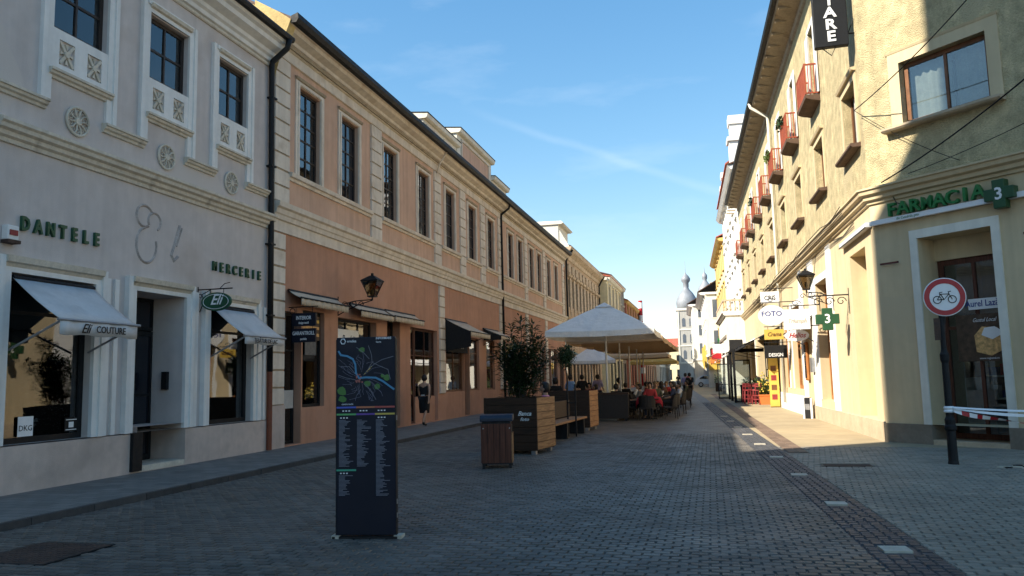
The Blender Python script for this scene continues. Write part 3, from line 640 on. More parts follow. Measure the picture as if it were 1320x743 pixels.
# floor band, frieze, cornice
MB().prof([(0,5.32),(-.05,5.33),(-.06,5.6),(-.11,5.62),(-.13,5.72),(-.16,5.75),(-.18,5.86),(-.24,5.9),(-.26,6.02),(0,6.06)], 16.72, E2).build('floor_band', K['cream'], B2)
dn = MB().box(0, .05, -.15, -.1, 5.56, 5.615).mesh('dentil', K['cream'])
MB().prof([(0,9.78),(-.06,9.8),(-.06,10.06),(-.11,10.08),(-.13,10.16),(-.22,10.2),(-.24,10.28),(-.42,10.36),(-.44,10.46),(-.5,10.48),(-.5,10.52),(0,10.52)], 16.78, E2).build('cornice', K['cream'], B2)
MB().prof([(-.13,10.10),(-.17,10.10),(-.19,10.165),(-.13,10.165)], 16.8, E2-.02).build('cornice_bead', K['soffit'], B2)
MB().prof([(-.5,10.48),(-.64,10.48),(-.70,10.58),(-.68,10.72),(-.5,10.66)], 16.72, E2).build('gutter', K['black'], B2)
MB().prof([(-.55,10.63),(-.55,10.56),(6,13.9),(12,10.56),(12,10.63),(6,14.0)], 16.78, E2-.02).build('roof', K['rooftile'], B2)
# quoined pilasters, one block at a time
QM = {}
def quoins(p, x0, x1, z0, z1, m='cream', hh=.42, t=.06):
    n = max(1, round((z1-z0)/hh)); h = (z1-z0)/n; k = (round(x1-x0, 2), round(h, 3), m)
    if k not in QM:
        w = x1-x0; g_ = .012; c = .014
        QM[k] = MB().add([(0,0,g_),(w,0,g_),(w,0,h-g_),(0,0,h-g_),(c,-t,g_+c),(w-c,-t,g_+c),(w-c,-t,h-g_-c),(c,-t,h-g_-c)], [(4,5,6,7),(0,1,5,4),(1,2,6,5),(2,3,7,6),(3,0,4,7)]).mesh('quoin', K[m])
    MB().box(x0+.01, x1-.01, -.02, 0, z0, z1).build('pilaster', K['soffit'], p)
    for i in range(n): put('quoin', QM[k], p, (x0, -.004, z0+i*h))
for x0, x1 in ((16.78,17.5),(22.5,23.3),(28.4,29.15),(31.65,32.4),(34.75,35.5),(37.9,38.65),(43.75,44.45),(49.0,49.7),(55.7,56.4)): quoins(B2, x0, x1, 6.07, 9.78)
for x0, x1 in ((16.78,17.34),(28.84,29.44),(37.95,38.6),(43.75,44.4),(49.3,49.9)): quoins(B2, x0, x1, 1.1, 5.3)
MB().box(16.78, 17.36, -.07, 0, .0, 1.1).build('quoin_base', K['b1base'], B2)
for a, b in wins:
    wi = wins.index((a, b)); seen = wi in (0, 2, 3, 6, 9)
    window(B2, a+.01, b-.01, 6.96, 9.35, 2, 5, 'darkframe', 'pane' if seen else 'paneup', .1, .065, rowsplit=[0, .22, .44, .62, .81, 1])
    if seen:
        room(B2, a, b, 6.9, 9.3, .2, 1.6); drape(B2, a+.03, a+.3, 6.95, 9.3, .26, 'gcurtain'); drape(B2, b-(.3 if wi % 2 else .5), b-.03, 6.95, 9.3, .28, 'gcurtain')
        if wi == 3: MB().box(a+.02, b-.02, .22, .24, 8.3, 9.35).build('blind', K['curtain'], B2)
    m = MB()
    for x0, x1 in ((a-.2, a), (b, b+.2)): m.box(x0, x1, -.035, 0, 6.94, 9.56)
    m.box(a-.1, a-.03, -.055, -.035, 6.94, 9.45).box(b+.03, b+.1, -.055, -.035, 6.94, 9.45)
    m.box(a, b, -.035, 0, 9.38, 9.56).box(a-.03, b+.03, -.055, -.035, 9.4, 9.46)
    m.build('window_surround', K['cream'], B2)
    MB().prof([(-.035,9.5),(-.07,9.52),(-.09,9.58),(0,9.6)], a-.22, b+.22).build('moulding', K['soffit'], B2)
for x0, x1 in ((17.5,22.5),(23.3,28.4),(29.15,31.65),(32.4,34.75),(35.5,37.9),(38.65,43.75),(44.45,49.0),(49.7,55.7)):
    MB().prof([(0,6.72),(-.05,6.73),(-.06,6.8),(-.12,6.82),(-.14,6.92),(0,6.94)], x0, x1).build('sill_band', K['cream'], B2)
# three attic dormers
for x0, x1, zt, lab in ((31.0,35.6,13.1,0),(35.7,41.9,13.9,1),(42.0,45.2,13.05,0)):
    y0 = 1.35; m = MB().box(x0, x1, y0, 6.2, 11.0, zt-.25); m.build('dormer', K['offwhite'], B2)
    MB().prof([(y0-.12,zt-.25),(y0-.2,zt-.2),(y0-.24,zt-.05),(y0-.14,zt),(7,zt+.55),(7,zt-.25)], x0-.08, x1+.08).build('dormer_cap', K['offwhite'], B2)
    MB().prof([(y0-.24,zt-.04),(y0-.26,zt+.0),(7,zt+.6),(7,zt+.55)], x0-.1, x1+.1).build('dormer_flashing', K['black'], B2)
    nn = 1 if lab else 2
    for i in range(nn):
        a = x0+(x1-x0)*(i+.18)/nn if nn > 1 else x0+.7; b = x0+(x1-x0)*(i+.82)/nn if nn > 1 else x1-.7
        MB().box(a, b, y0-.03, y0, 11.4, zt-.55).build('dormer_panel', K['peachup'], B2)
        MB().box(a-.1, a, y0-.07, y0, 11.3, zt-.4).box(b, b+.1, y0-.07, y0, 11.3, zt-.4).box(a, b, y0-.07, y0, zt-.5, zt-.4).build('dormer_frame', K['cream'], B2)
# shopfronts
def front(x0, x1, z0, z1, cols, fm='darkframe', dep=.2, rs=None, refl=None, nm='shop_window'):
    window(B2, x0+.005, x1-.005, z0+.005, z1-.005, cols, 2, fm, 'pane', dep-.1, .07, name=nm, rowsplit=rs or [0, .72, 1])
    room(B2, x0, x1, max(z0-.02, .1), z1, dep+.02, 2.4)
    for c0, c1 in (refl or []): drape(B2, x0+(x1-x0)*c0, x0+(x1-x0)*c1, z0+.2, z1-.2, dep+.18)  # drapes added to stand in for pale reflections in the glass
front(17.42, 18.25, .12, 3.4, 1, 'black', .3, nm='shop_door'); front(18.32, 19.5, 1.0, 3.5, 1, 'black', .22)
front(20.3, 22.95, .12, 3.45, 3, 'black', .3, refl=[(.1,.4)]); front(23.8, 24.88, .12, 3.65, 1, 'black', .35, nm='shop_door')
front(25.85, 26.55, .12, 3.5, 1, 'doorwood', .25, nm='shop_door', refl=[(.1,.5)]); front(26.6, 28.66, .12, 3.5, 2, 'doorwood', .25, rs=[0, .26, .72, 1], refl=[(.05,.3),(.45,.95)])
front(29.68, 32.05, 1.15, 3.45, 2, 'brownframe', refl=[(.2,.45)]); front(32.1, 32.8, .12, 3.45, 1, 'doorwood', .3, nm='shop_door'); front(32.85, 34.3, 1.15, 3.45, 1, 'brownframe'); front(35.5, 36.95, 1.12, 3.45, 1, 'brownframe')
for q in shop[9:]: front(q[0], q[1], q[2], q[3], 2 if q[1]-q[0] > 1 else 1, 'brownframe', q[4], refl=[(.1,.35)])
MB().box(26.58, 28.66, .12, .2, .12, 1.04).build('stall_riser', K['peachlow'], B2)
MB().box(17.4, 55.6, -.02, -.005, .12, 1.0) if False else None
# posters and small boards on the first shop
MB().box(18.4, 19.42, .1, .115, 2.75, 3.4).build('poster', K['brownprint'], B2); MB().box(18.6, 19.2, .085, .1, 2.35, 2.7).build('poster', mat('grey_poster_print', (.09,.10,.11), .5, .3, 10), B2)
for i in range(3): MB().box(18.45, 19.35, .08, .098, 2.85+.18*i, 2.93+.18*i).build('poster_line', K['signyellow'] if i == 2 else K['food'], B2)
MB().box(20.5, 22.0, .16, .185, 2.55, 3.15).build('poster', K['signwhite'], B2); text('Rochii', .36, K['black'], B2, (21.25, .155, 2.85), 'poster_script', .001, 0, .9, .4)
MB().box(17.5, 18.15, .16, .185, 1.0, 1.45).build('poster', K['gcurtain'], B2)
# far drain pipe
MB().tube([(38.45,-.6,10.55),(38.45,-.5,10.3),(38.4,-.12,10.0),(38.4,-.1,9.8),(38.4,-.12,.15)], .06, 8).build('drain_pipe', K['black'], B2, smooth=True)
MB().tube([(28.55,-.56,10.55),(28.55,-.2,10.0),(28.55,-.1,9.7)], .03, 6).build('overflow_pipe', K['cream'], B2, smooth=True)
P2 = (-10.12, 0, 0)
awning('cream scalloped roller awning over the corner shop of the peach building', P2, 17.5, 20.1, 3.92, 3.72, .42, .2, 'awncream', scallop=True, arms=False)
awning('tan scalloped roller awning beside the wall lantern', P2, 20.95, 23.4, 3.88, 3.68, .42, .2, 'awncream', scallop=True, arms=False)
awning('pinkish cream scalloped roller awning above the dark shop door', P2, 23.5, 26.1, 3.90, 3.70, .42, .2, 'awncream', scallop=True, arms=False)
a3 = awning('black shop awning with a striped scalloped front edge', P2, 29.5, 32.3, 4.02, 3.5, 1.1, .22, 'awncream', scallop=True)
MB().add([(29.5,-.06,4.0),(29.5,-1.1,3.48),(29.5,-1.1,2.9),(29.5,-.06,2.75)], [(0,1,2,3)]).build('side_curtain', K['awnblack'], a3); MB().add([(29.55,-.1,3.98),(32.25,-.1,3.98),(32.25,-1.06,3.46),(29.55,-1.06,3.46)], [(0,1,2,3)]).build('lining', K['awnblack'], a3)
MB().box(29.6, 32.2, -.12, -.06, 2.72, 3.4).build('sign_board', K['awnblack'], a3); text('eCAZAN', .4, K['b1mould'], a3, (30.9, -.13, 3.02), 'lettering', .004, .01, .9)
a4 = awning('narrow awning with black end panel half hidden by the tall planter shrub', P2, 34.9, 37.4, 3.95, 3.6, .9, .2, 'awncream', scallop=True)
MB().add([(34.9,-.06,3.95),(34.9,-.9,3.6),(34.9,-.9,3.4),(34.9,-.06,3.4)], [(0,1,2,3)]).build('side_curtain', K['awnblack'], a4)
# double hanging shop board
hb = thing('hanging_sign', 'dark double shop board with white letters hanging by the peach corner shop', 'sign', (-10.12, 17.62, 2.6), R(90))
MB().box(-.03, .03, -.75, -.1, .42, .74).build('board', K['navy'], hb); MB().box(-.03, .03, -.75, -.1, .02, .36).build('board', K['navy'], hb)
MB().tube([(0,0,.9),(0,-.8,.9)], .014).tube([(0,-.2,.9),(0,-.2,.74)], .008).tube([(0,-.65,.9),(0,-.65,.74)], .008).tube([(0,-.2,.42),(0,-.2,.36)], .008).tube([(0,-.65,.42),(0,-.65,.36)], .008).tube([(0,-.1+.07*math.cos(R(30*i)),.8+.07*math.sin(R(30*i))) for i in range(12)], .01, 4, closed=True).build('bracket', K['black'], hb)
for z, s_ in ((.62, 'INTERIOR'), (.50, 'design textil'), (.24, 'GARANTROLL'), (.10, 'perdele')):
    o = text(s_, .13 if s_.isupper() else .08, K['signwhite'], hb, (-.034, -.425, z), 'lettering', .002, .008, .72); o.rotation_euler = (R(90), 0, R(-90))

# wall lanterns on scrolled brackets
def lantern(label, p, rz, reach=1.0, mount=0.):
    t = thing('wall_lantern', label, 'lantern', p, rz)
    m = MB().tube([(0,0,-.3),(0,0,.25)], .02).tube([(0,0,.0),(0,-reach*.5,.1),(0,-reach,.12)], .016)
    for c, r_, s_ in ((-.22,.11,1),(-.48,.12,-1),(-.72,.09,1)):
        m.tube([(0, c+r_*math.cos(R(28*i))*(1-i/18), -.02*s_+.02+r_*s_*math.sin(R(28*i))*(1-i/18)) for i in range(15)], .012, 5)
    m.tube([(0,0,-.28),(0,-.25,-.16),(0,-.6,-.02),(0,-reach,.1)], .014).tube([(0,-reach,.1),(0,-reach,.22)], .022)
    m.build('bracket', K['black'], t)
    y = -reach; b0, b1, z0, z1 = .09, .23, .22, .62; m = MB()
    for sx_, sy_ in ((1,1),(1,-1),(-1,1),(-1,-1)): m.tube([(sx_*b0, y+sy_*b0, z0), (sx_*b1, y+sy_*b1, z1)], .012, 5)
    m.box(-b0-.02, b0+.02, y-b0-.02, y+b0+.02, z0-.03, z0)
    for z, b in ((z1, b1+.02),): m.box(-b, b, y-b, y+b, z, z+.025)
    m.add([(-b1-.03,y-b1-.03,z1+.025),(b1+.03,y-b1-.03,z1+.025),(b1+.03,y+b1+.03,z1+.025),(-b1-.03,y+b1+.03,z1+.025),(-.06,y-.06,z1+.17),(.06,y-.06,z1+.17),(.06,y+.06,z1+.17),(-.06,y+.06,z1+.17)], [(0,1,5,4),(1,2,6,5),(2,3,7,6),(3,0,4,7),(4,5,6,7)])
    m.box(-.03, .03, y-.03, y+.03, z1+.17, z1+.24); m.build('cage', K['black'], t)
    c = [(-1,-1),(1,-1),(1,1),(-1,1)]; v = [(a*b0*.95, y+b*b0*.95, z0) for a, b in c]+[(a*b1*.95, y+b*b1*.95, z1) for a, b in c]
    MB().add(v, [(0,1,5,4),(1,2,6,5),(2,3,7,6),(3,0,4,7)]).build('glazing', K['lampglass'], t)
    MB().lathe([(.02,0),(.05,.08),(.045,.16),(.02,.2)], (0,y,z0+.02), 8).build('bulb', K['signwhite'], t)
    return t
K['lampglass'] = glass('amber_lamp_glass', (.34, .28, .2), 1.2)
lantern('black scrolled iron lantern on the terracotta wall between two awnings', (-10.12, 20.3, 3.78), R(90), 1.05)

# ------------------------------------------------------------------ left: further buildings
B3 = thing('ornate_building', 'tan ornate building with hooded windows and carved band beyond the peach building', 'building', (-10.05, 0, 0), R(90))
K['tan'] = mat('tan_render', (.46, .33, .22), .9, .12, .8, streak=.15, stain=(.34, .24, .16), stainscale=1.2)
K['tantrim'] = mat('tan_carved_trim', (.54, .43, .31), .9, .25, 4, bump=.6, bscale=9, stain=(.3, .22, .15), stainscale=3)
ww = [57.6+i*1.75 for i in range(10)]
MB().wall(56.55, 75.5, 0, 10.7, [(a, a+.9, 6.9, 9.0) for a in ww]+[(a-.1, a+1.0, .4, 3.4) for a in ww], .15).build('wall', K['tan'], B3)
MB().quad((56.55,0,10),(56.55,6,10),(56.55,6,12.9),(56.55,.5,12.9),(56.55,-.5,11.1)).build('end_wall', K['offwhite'], B3)
MB().quad((75.5,0,0),(75.5,9,0),(75.5,9,10.7),(75.5,0,10.7)).build('end_wall', K['offwhite'], B3)
MB().prof([(0,10.4),(-.1,10.45),(-.15,10.7),(-.5,10.95),(-.6,11.2),(0,11.2)], 56.5, 75.5).build('cornice', K['tantrim'], B3)
MB().prof([(-.55,11.3),(-.55,11.2),(5.5,13.4),(10,11.2),(10,11.3),(5.5,13.5)], 56.6, 75.5).build('roof', K['rooftile'], B3)
MB().box(56.5, 60.5, .35, 2.8, 11.2, 12.9).build('attic_block', K['offwhite'], B3); MB().prof([(.1,12.9),(-.05,13.0),(.1,13.15),(3,13.2),(3,12.9)], 56.4, 60.6).build('attic_cap', K['offwhite'], B3)
MB().prof([(0,5.3),(-.12,5.35),(-.16,5.9),(-.25,6.0),(0,6.1)], 56.55, 75.5).build('floor_band', K['tantrim'], B3)
for a in ww:
    window(B3, a+.01, a+.89, 6.91, 8.99, 2, 2, 'darkframe', 'paneup', .08, .06)
    MB().box(a-.18, a, -.08, 0, 6.7, 9.1).box(a+.9, a+1.08, -.08, 0, 6.7, 9.1).prof([(0,9.1),(-.2,9.15),(-.26,9.3),(0,9.5)], a-.25, a+1.15).box(a+.2, a+.7, -.12, 0, 9.5, 10.1).box(a+1.14, a+1.5, -.07, 0, 6.2, 10.2).build('window_surround', K['tantrim'], B3)
    window(B3, a-.09, a+.99, .41, 3.39, 1, 2, 'darkframe', 'paneup', .1, .07, name='shop_window')
MB().tube([(56.9,-.6,11.0),(56.9,-.3,10.6),(56.8,-.12,10.2),(56.8,-.12,.2)], .08, 6).build('drain_pipe', K['black'], B3); MB().tube([(74.6,-.6,11.1),(74.6,-.3,10.6),(74.5,-.12,10.2),(74.5,-.12,5)], .09, 6).build('drain_pipe', K['black'], B3)

K['winfar'] = darkglass('far_window_glass', (.10, .12, .15), 1.5); K['brick'] = mat('pinkish_brick_render', (.42, .16, .10), .9, .2, 2)
def far_house(name, label, x, y0, y1, z, wm, rm, cols=4, rows=3, rz=R(90), roofh=2.2, overhang=.3, trim='offwhite', depth=9, cat='building', ground=True):
    t = thing(name, label, cat, (x, 0, 0), rz); s = 1 if rz > 0 else -1
    a, b = (y0, y1) if s > 0 else (-y1, -y0)
    pitch = (b-a)/cols; wwid = pitch*.42; h = (z-4.2)/rows
    ops = [(a+pitch*(i+.5)-wwid/2, a+pitch*(i+.5)+wwid/2, 4.9+h*j, 4.9+h*j+h*.58) for i in range(cols) for j in range(rows)]
    g = [(a+pitch*(i+.5)-pitch*.36, a+pitch*(i+.5)+pitch*.36, .3, 3.3) for i in range(cols)] if ground else []
    MB().wall(a, b, 0, z, ops+g, .15).build('wall', K[wm], t)
    MB().quad((a,depth,0),(a,0,0),(a,0,z),(a,depth,z)).build('end_wall', K[wm], t)
    MB().quad((b,0,0),(b,depth,0),(b,depth,z),(b,0,z)).build('end_wall', K[wm], t)
    MB().prof([(0,z-.4),(-overhang*.6,z-.3),(-overhang,z),(0,z)], a, b).build('cornice', K[trim], t)
    MB().prof([(-overhang,z+.1),(-overhang,z),(depth/2,z+roofh),(depth+.2,z),(depth+.2,z+.1),(depth/2,z+roofh+.12)], a-.1, b+.1).build('roof', K[rm], t)
    MB().prof([(0,3.8),(-.15,3.85),(-.2,4.1),(0,4.2)], a, b).build('floor_band', K[trim], t)
    for q in ops:
        window(t, q[0]+.01, q[1]-.01, q[2]+.01, q[3]-.01, 2, 1, 'brownframe', 'paneup', .08, .07)
        MB().box(q[0]-.12, q[0], -.06, 0, q[2]-.1, q[3]+.1).box(q[1], q[1]+.12, -.06, 0, q[2]-.1, q[3]+.1).prof([(0,q[3]+.1),(-.14,q[3]+.14),(-.16,q[3]+.25),(0,q[3]+.3)], q[0]-.15, q[1]+.15).box(q[0]-.15, q[1]+.15, -.14, 0, q[2]-.18, q[2]-.1).build('window_surround', K[trim], t)
    ex = a if s > 0 else b; sg_ = -1 if s > 0 else 1          # the end that looks back along the street
    for j in range(rows):
        for yy in (.9, 2.6, 4.3):
            zz = 4.9+h*j; fr = MB().box(min(ex, ex+sg_*.05), max(ex, ex+sg_*.05), yy-.1, yy+.9, zz-.1, zz+h*.58+.1).build('end_window', K[trim], t)
            MB().box(min(ex+sg_*.051, ex+sg_*.06), max(ex+sg_*.051, ex+sg_*.06), yy, yy+.8, zz, zz+h*.58).build('pane', K['winfar'], fr)
    MB().box(min(ex, ex+sg_*.12), max(ex, ex+sg_*.12), 0, depth-.2, 3.85, 4.1).build('end_band', K[trim], t); MB().box(min(ex, ex+sg_*.2), max(ex, ex+sg_*.2), 0, depth-.2, z-.3, z-.02).build('end_cornice', K[trim], t)
    for q in range(2):
        cxx = a+(b-a)*(.25+.45*q); chm = MB().box(cxx-.35, cxx+.35, depth*.36, depth*.36+.6, z+roofh*.5, z+roofh+1.0).build('chimney', K['brick'], t); MB().box(cxx-.42, cxx+.42, depth*.36-.07, depth*.36+.67, z+roofh+1.0, z+roofh+1.12).build('chimney_cap', K['offwhite'], chm)
    for q in g: window(t, q[0]+.01, q[1]-.01, q[2]+.01, q[3]-.01, 2, 1, 'darkframe', 'paneup', .08, .07, name='shop_window')
    return t
K['ochre'] = mat('ochre_render', (.62, .42, .14), .9, .12, .6, streak=.1)
K['lightyellow'] = mat('pale_yellow_render', (.66, .57, .36), .9, .1, .5, streak=.1); K['greybrown'] = mat('grey_brown_render', (.24, .21, .18), .9, .15, 1, streak=.15)
far_house('cream_house', 'cream house with a red tiled roof beyond the ornate building', -9.35, 76.2, 88, 11.3, 'lightyellow', 'redroof', 4, 2, roofh=1.0, overhang=.35, depth=8)
far_house('grey_house', 'dark grey brown house with cluttered roofline past the cream house', -10.6, 88.4, 104, 13.0, 'greybrown', 'rooftile', 5, 3, roofh=1.4)
sc = far_house('orange_house', 'orange and brick red house with a red and white pole at the far left', -10.4, 104.4, 124, 11.6, 'brick', 'redroof', 5, 3, roofh=2.0, trim='ochre')
MB().lathe([(.32,0),(.32,13.2)], (122.5,-.4,0), 10).build('pole', K['signred'], sc)
for i in range(6): MB().lathe([(.335,0),(.335,.9)], (122.5,-.4,2+i*2), 10).build('pole_band', K['signwhite'], sc)
far_house('pink_house', 'pink render house at the far end of the left row', -9.8, 124.4, 150, 9.5, 'peachup', 'redroof', 6, 2)
far_house('white_house', 'small white house closing the left row', -9.2, 150.4, 190, 8.5, 'offwhite', 'redroof', 8, 2)

# unseen tall block added before the lace shop, shaped to shade the pharmacy corner
B0 = thing('added_shade_block', 'tall plain grey block added out of view to shade the pharmacy corner', 'building', (-10.1, 0, 0), R(90))
ops = [(-13+i*2.8, -11.5+i*2.8, 4.6+j*3.1, 6.4+j*3.1) for i in range(7) for j in range(7)]
MB().wall(-14, 6.85, 0, 30, ops, .15).build('wall', K['b1'], B0)
MB().flat([(-14,.16),(6.849,.16),(.4,8.6),(-14,8.6)], 0, 30).build('core', K['b1'], B0)
MB().flat([(-14.1,-.1),(6.86,-.1),(.4,8.7),(-14.1,8.7)], 30, 30.4).build('roof', K['rooftile'], B0)
MB().add([(6.852,0,0),(9.03,0,0),(4.6,5.9,0),(2.4,5.9,0),(6.852,0,22.8),(9.03,0,18.8),(4.6,5.9,18.8),(2.4,5.9,22.8)], [(1,2,6,5),(2,3,7,6),(4,5,6,7),(3,0,4,7)]).build('wing', K['b1'], B0)
wo_ = [(7.45, 8.45, 1.0 if j == 0 else 1.5+j*3.1, 2.9 if j == 0 else 3.3+j*3.1) for j in range(6)]
MB().wall(6.852, 9.03, 0, 18.8, wo_, .15).quad((6.852,0,18.8),(9.03,0,18.8),(6.852,0,22.8)).build('wing_front', K['b1'], B0)
for q in wo_: window(B0, q[0]+.01, q[1]-.01, q[2]+.01, q[3]-.01, 2, 1, 'white', 'paneup', .08, .07)
for q in ops: window(B0, q[0]+.01, q[1]-.01, q[2]+.01, q[3]-.01, 2, 1, 'white', 'paneup', .08, .07)

# ------------------------------------------------------------------ right: yellow corner building with the pharmacy
RZ = math.atan2(-1, .03); CH = R(-45)-RZ; O4 = (3.8, 19.6, 0)
def wx(y): return 3.8-.03*(y-19.6)
B4 = thing('corner_building', 'three storey yellow stucco corner building with red balconies and a ground floor pharmacy', 'building', O4, RZ)
LEN = 40.2; CL = 4.7; ce = turn((CL, 0, 0), CH)
w1 = [1.3+4.62*i for i in range(9)]
ow = [(-s-.78, -s+.78, 7.1, 8.72) for s in w1]; ob = [(-s-.55, -s+.55, 10.0, 12.45) for s in w1[1:]]
MB().wall(-LEN, 0, 5.7, 14.0, ow+ob, .26).build('upper_wall', K['yellow'], B4)
MB().wall(0, CL, 5.7, 14.0, [(1.0,2.92,7.1,8.55),(1.2,2.8,10.2,12.3)], .26).build('chamfer_upper_wall', K['yellow'], B4, rz=CH)
gops = [(-2.55,-.75,.45,4.6,.42),(-8.3,-6.1,.7,4.5,.4),(-14.8,-12.2,.95,4.2,.3),(-18.4,-16.2,.95,4.0,.3),(-24.2,-20.2,.1,3.6,.5),(-31,-25.5,.1,3.6,.5),(-36,-32.5,.6,3.6,.4),(-41.5,-38,.6,3.6,.4)]
MB().wall(-LEN, 0, .45, 5.5, gops, .3).quad((-2.55,.42,.45),(-.75,.42,.45),(-.75,.42,4.6),(-2.55,.42,4.6)).build('ground_floor_wall', K['ycream'], B4)
MB().wall(0, CL, .42, 5.5, [(1.1,2.68,.42,4.48,.75)], .75).build('chamfer_wall', K['ycream'], B4, rz=CH)
MB().wall(-24.2, 0, -.1, .44, [], y=-.04).quad((-24.2,-.04,.44),(0.0,-.04,.44),(0.0,.02,.46),(-24.2,.02,.46)).build('plinth', K['rplinth'], B4)
MB().box(-19.5,-12.0,-.07,-.04,-.1,.72).build('grey_plinth', K['b1trim'], B4)
MB().box(0, 1.1, -.045, .7, -.1, .42).box(2.68, CL, -.045, .7, -.1, .42).build('chamfer_plinth', K['plinth'], B4, rz=CH)
a = ce; e2 = turn((14, 0, 0), -RZ)
sw = MB(); p0 = ce; p1 = (ce[0]+e2[0], ce[1]+e2[1])
sw.quad((p0[0],p0[1],-.1),(p1[0],p1[1],-.1),(p1[0],p1[1],14),(p0[0],p0[1],14)).build('side_wall', K['yellow'], B4)
cp = [(0,5.44),(-.05,5.45),(-.06,5.51),(-.13,5.54),(-.14,5.62),(-.22,5.66),(-.24,5.74),(-.28,5.76),(-.28,5.80),(0,5.84)]
tm = math.tan(CH/2)
MB().prof(cp, -LEN, 0, skew1=-tm).build('floor_band', K['ycream'], B4); MB().prof(cp, 0, CL, skew0=tm).build('floor_band', K['ycream'], B4, rz=CH)
ep = [(0,13.55),(-.08,13.6),(-.1,13.8),(-.75,14.0),(-.8,14.18),(.2,14.18)]
MB().prof(ep, -LEN, 0, skew1=-tm).build('eave', K['soffit'], B4); MB().prof(ep, 0, CL, skew0=tm).build('eave', K['soffit'], B4, rz=CH)
gp = [(-.78,14.1),(-.94,14.1),(-.98,14.2),(-.94,14.28),(-.78,14.24)]
MB().prof(gp, -LEN, 0, skew1=-tm).build('gutter', K['black'], B4); MB().prof(gp, 0, CL, skew0=tm).build('gutter', K['black'], B4, rz=CH)
MB().prof([(-.85,14.25),(-.85,14.18),(6,17),(12,14.18),(12,14.25),(6,17.1)], -LEN, 3).build('roof', K['rooftile'], B4)
for i in range(40): MB().box(-1.1-i*1.06, -.98-i*1.06, -.72, -.12, 13.86, 13.94).build('eave_bracket', K['soffit'], B4)
MB().quad((-LEN,12,0),(-LEN,0,0),(-LEN,0,14),(-LEN,12,14)).build('end_wall', K['yellow'], B4)
def plain_frame(p, x0, x1, z0, z1, w=.2, m='ycream', rz=0, t=.03, sill=True):
    b = MB().box(x0-w, x0, -t, 0, z0, z1+w).box(x1, x1+w, -t, 0, z0, z1+w).box(x0, x1, -t, 0, z1, z1+w)
    b.build('window_surround', K[m], p, rz=rz)
    if sill:
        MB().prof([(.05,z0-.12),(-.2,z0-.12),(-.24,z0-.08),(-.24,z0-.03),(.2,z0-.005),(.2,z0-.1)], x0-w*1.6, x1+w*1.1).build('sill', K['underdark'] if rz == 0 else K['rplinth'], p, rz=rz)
slat = MB().box(-.02, .02, -.012, .012, 0, .9).mesh('slat', K['balcred'])
for i, s in enumerate(w1[:9]):
    a, b = -s-.78, -s+.78
    window(B4, a+.01, b-.01, 7.11, 8.71, 2, 1, 'brownframe' if i != 3 else 'pharmdark', 'paneup', .2, .08)
    drape(B4, a+.1, b-.1, 7.2, 8.6, .24, 'gcurtain')
    plain_frame(B4, a, b, 7.1, 8.72, .16)
    MB().prof([(0,8.88),(-.1,8.9),(-.13,8.96),(0,8.98)], a-.2, b+.2).build('hood', K['ycream'], B4)
    if i == 0: continue
    a, b = -s-.55, -s+.55
    window(B4, a+.01, b-.01, 10.01, 12.44, 2, 2, 'white', 'paneup', .2, .08, rowsplit=[0,.6,1])
    plain_frame(B4, a, b, 10.0, 12.45, .16, 'white', sill=False)
    # balcony
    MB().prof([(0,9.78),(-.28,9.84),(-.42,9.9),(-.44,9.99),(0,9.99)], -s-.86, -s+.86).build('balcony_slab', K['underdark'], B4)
    r_ = MB(); r_.box(-s-.84, -s+.84, -.42, -.38, 10.93, 10.98).box(-s-.84, -s+.84, -.42, -.38, 10.03, 10.07)
    for q in (-.84, .80): r_.box(-s+q, -s+q+.04, -.38, 0, 10.93, 10.98).box(-s+q, -s+q+.04, -.38, 0, 10.03, 10.07)
    for q in (-.84, .80): r_.box(-s+q-.001, -s+q+.041, -.421, -.379, 10.02, 10.99)
    rail = r_.build('balcony_rail', K['balcred'], B4)
    for k in range(17): put('slat', slat, rail, (-s-.8+k*.1, -.40, 10.05))
    for k in range(4):
        for q in (-.82, .82): put('slat', slat, rail, (-s+q, -.31+k*.09, 10.05))
    for q in (-1, 1): MB().box(-s+q*.56-.02+(0 if q > 0 else -.36), -s+q*.56+.02+(.36 if q > 0 else 0), -.06, -.032, 10.05, 12.4).build('shutter', K['white'], B4)
    if i in (2, 3, 5):
        fl = MB()
        for q in range(90):
            c = Vector((-s+rnd.uniform(-.9,.3), -.46+rnd.uniform(-.1,.06), 10.95+rnd.uniform(-.15,.15))); d1 = Vector((rnd.gauss(0,1), rnd.gauss(0,1), rnd.gauss(0,1))).normalized()*.06; d2 = d1.orthogonal()*.6
            fl.add([c-d1, c+d2, c+d1, c-d2], [(0,1,2,3)])
        fl.build('balcony_flower', K['leaf3'] if i == 3 else K['leaf'], B4)
# chamfer windows
window(B4, 1.01, 2.91, 7.11, 8.54, 2, 1, 'brownframe', 'pane', .16, .1, rz=CH); room(B4, 1.0, 2.92, 7.05, 8.55, .3, 1.4, 'room', CH)
drape(B4, 1.05, 2.0, 7.12, 8.5, .36, 'gcurtain', CH); drape(B4, 2.05, 2.88, 7.12, 8.5, .40, 'gcurtain', CH)
plain_frame(B4, 1.0, 2.92, 7.1, 8.55, .26, 'ycream', CH, .02); MB().prof([(0,8.81),(-.03,8.81),(-.05,8.86),(0,8.88)], .7, 3.2).build('hood', K['ycream'], B4, rz=CH)
window(B4, 1.21, 2.79, 10.21, 12.29, 2, 1, 'brownframe', 'paneup', .2, .1, rz=CH)
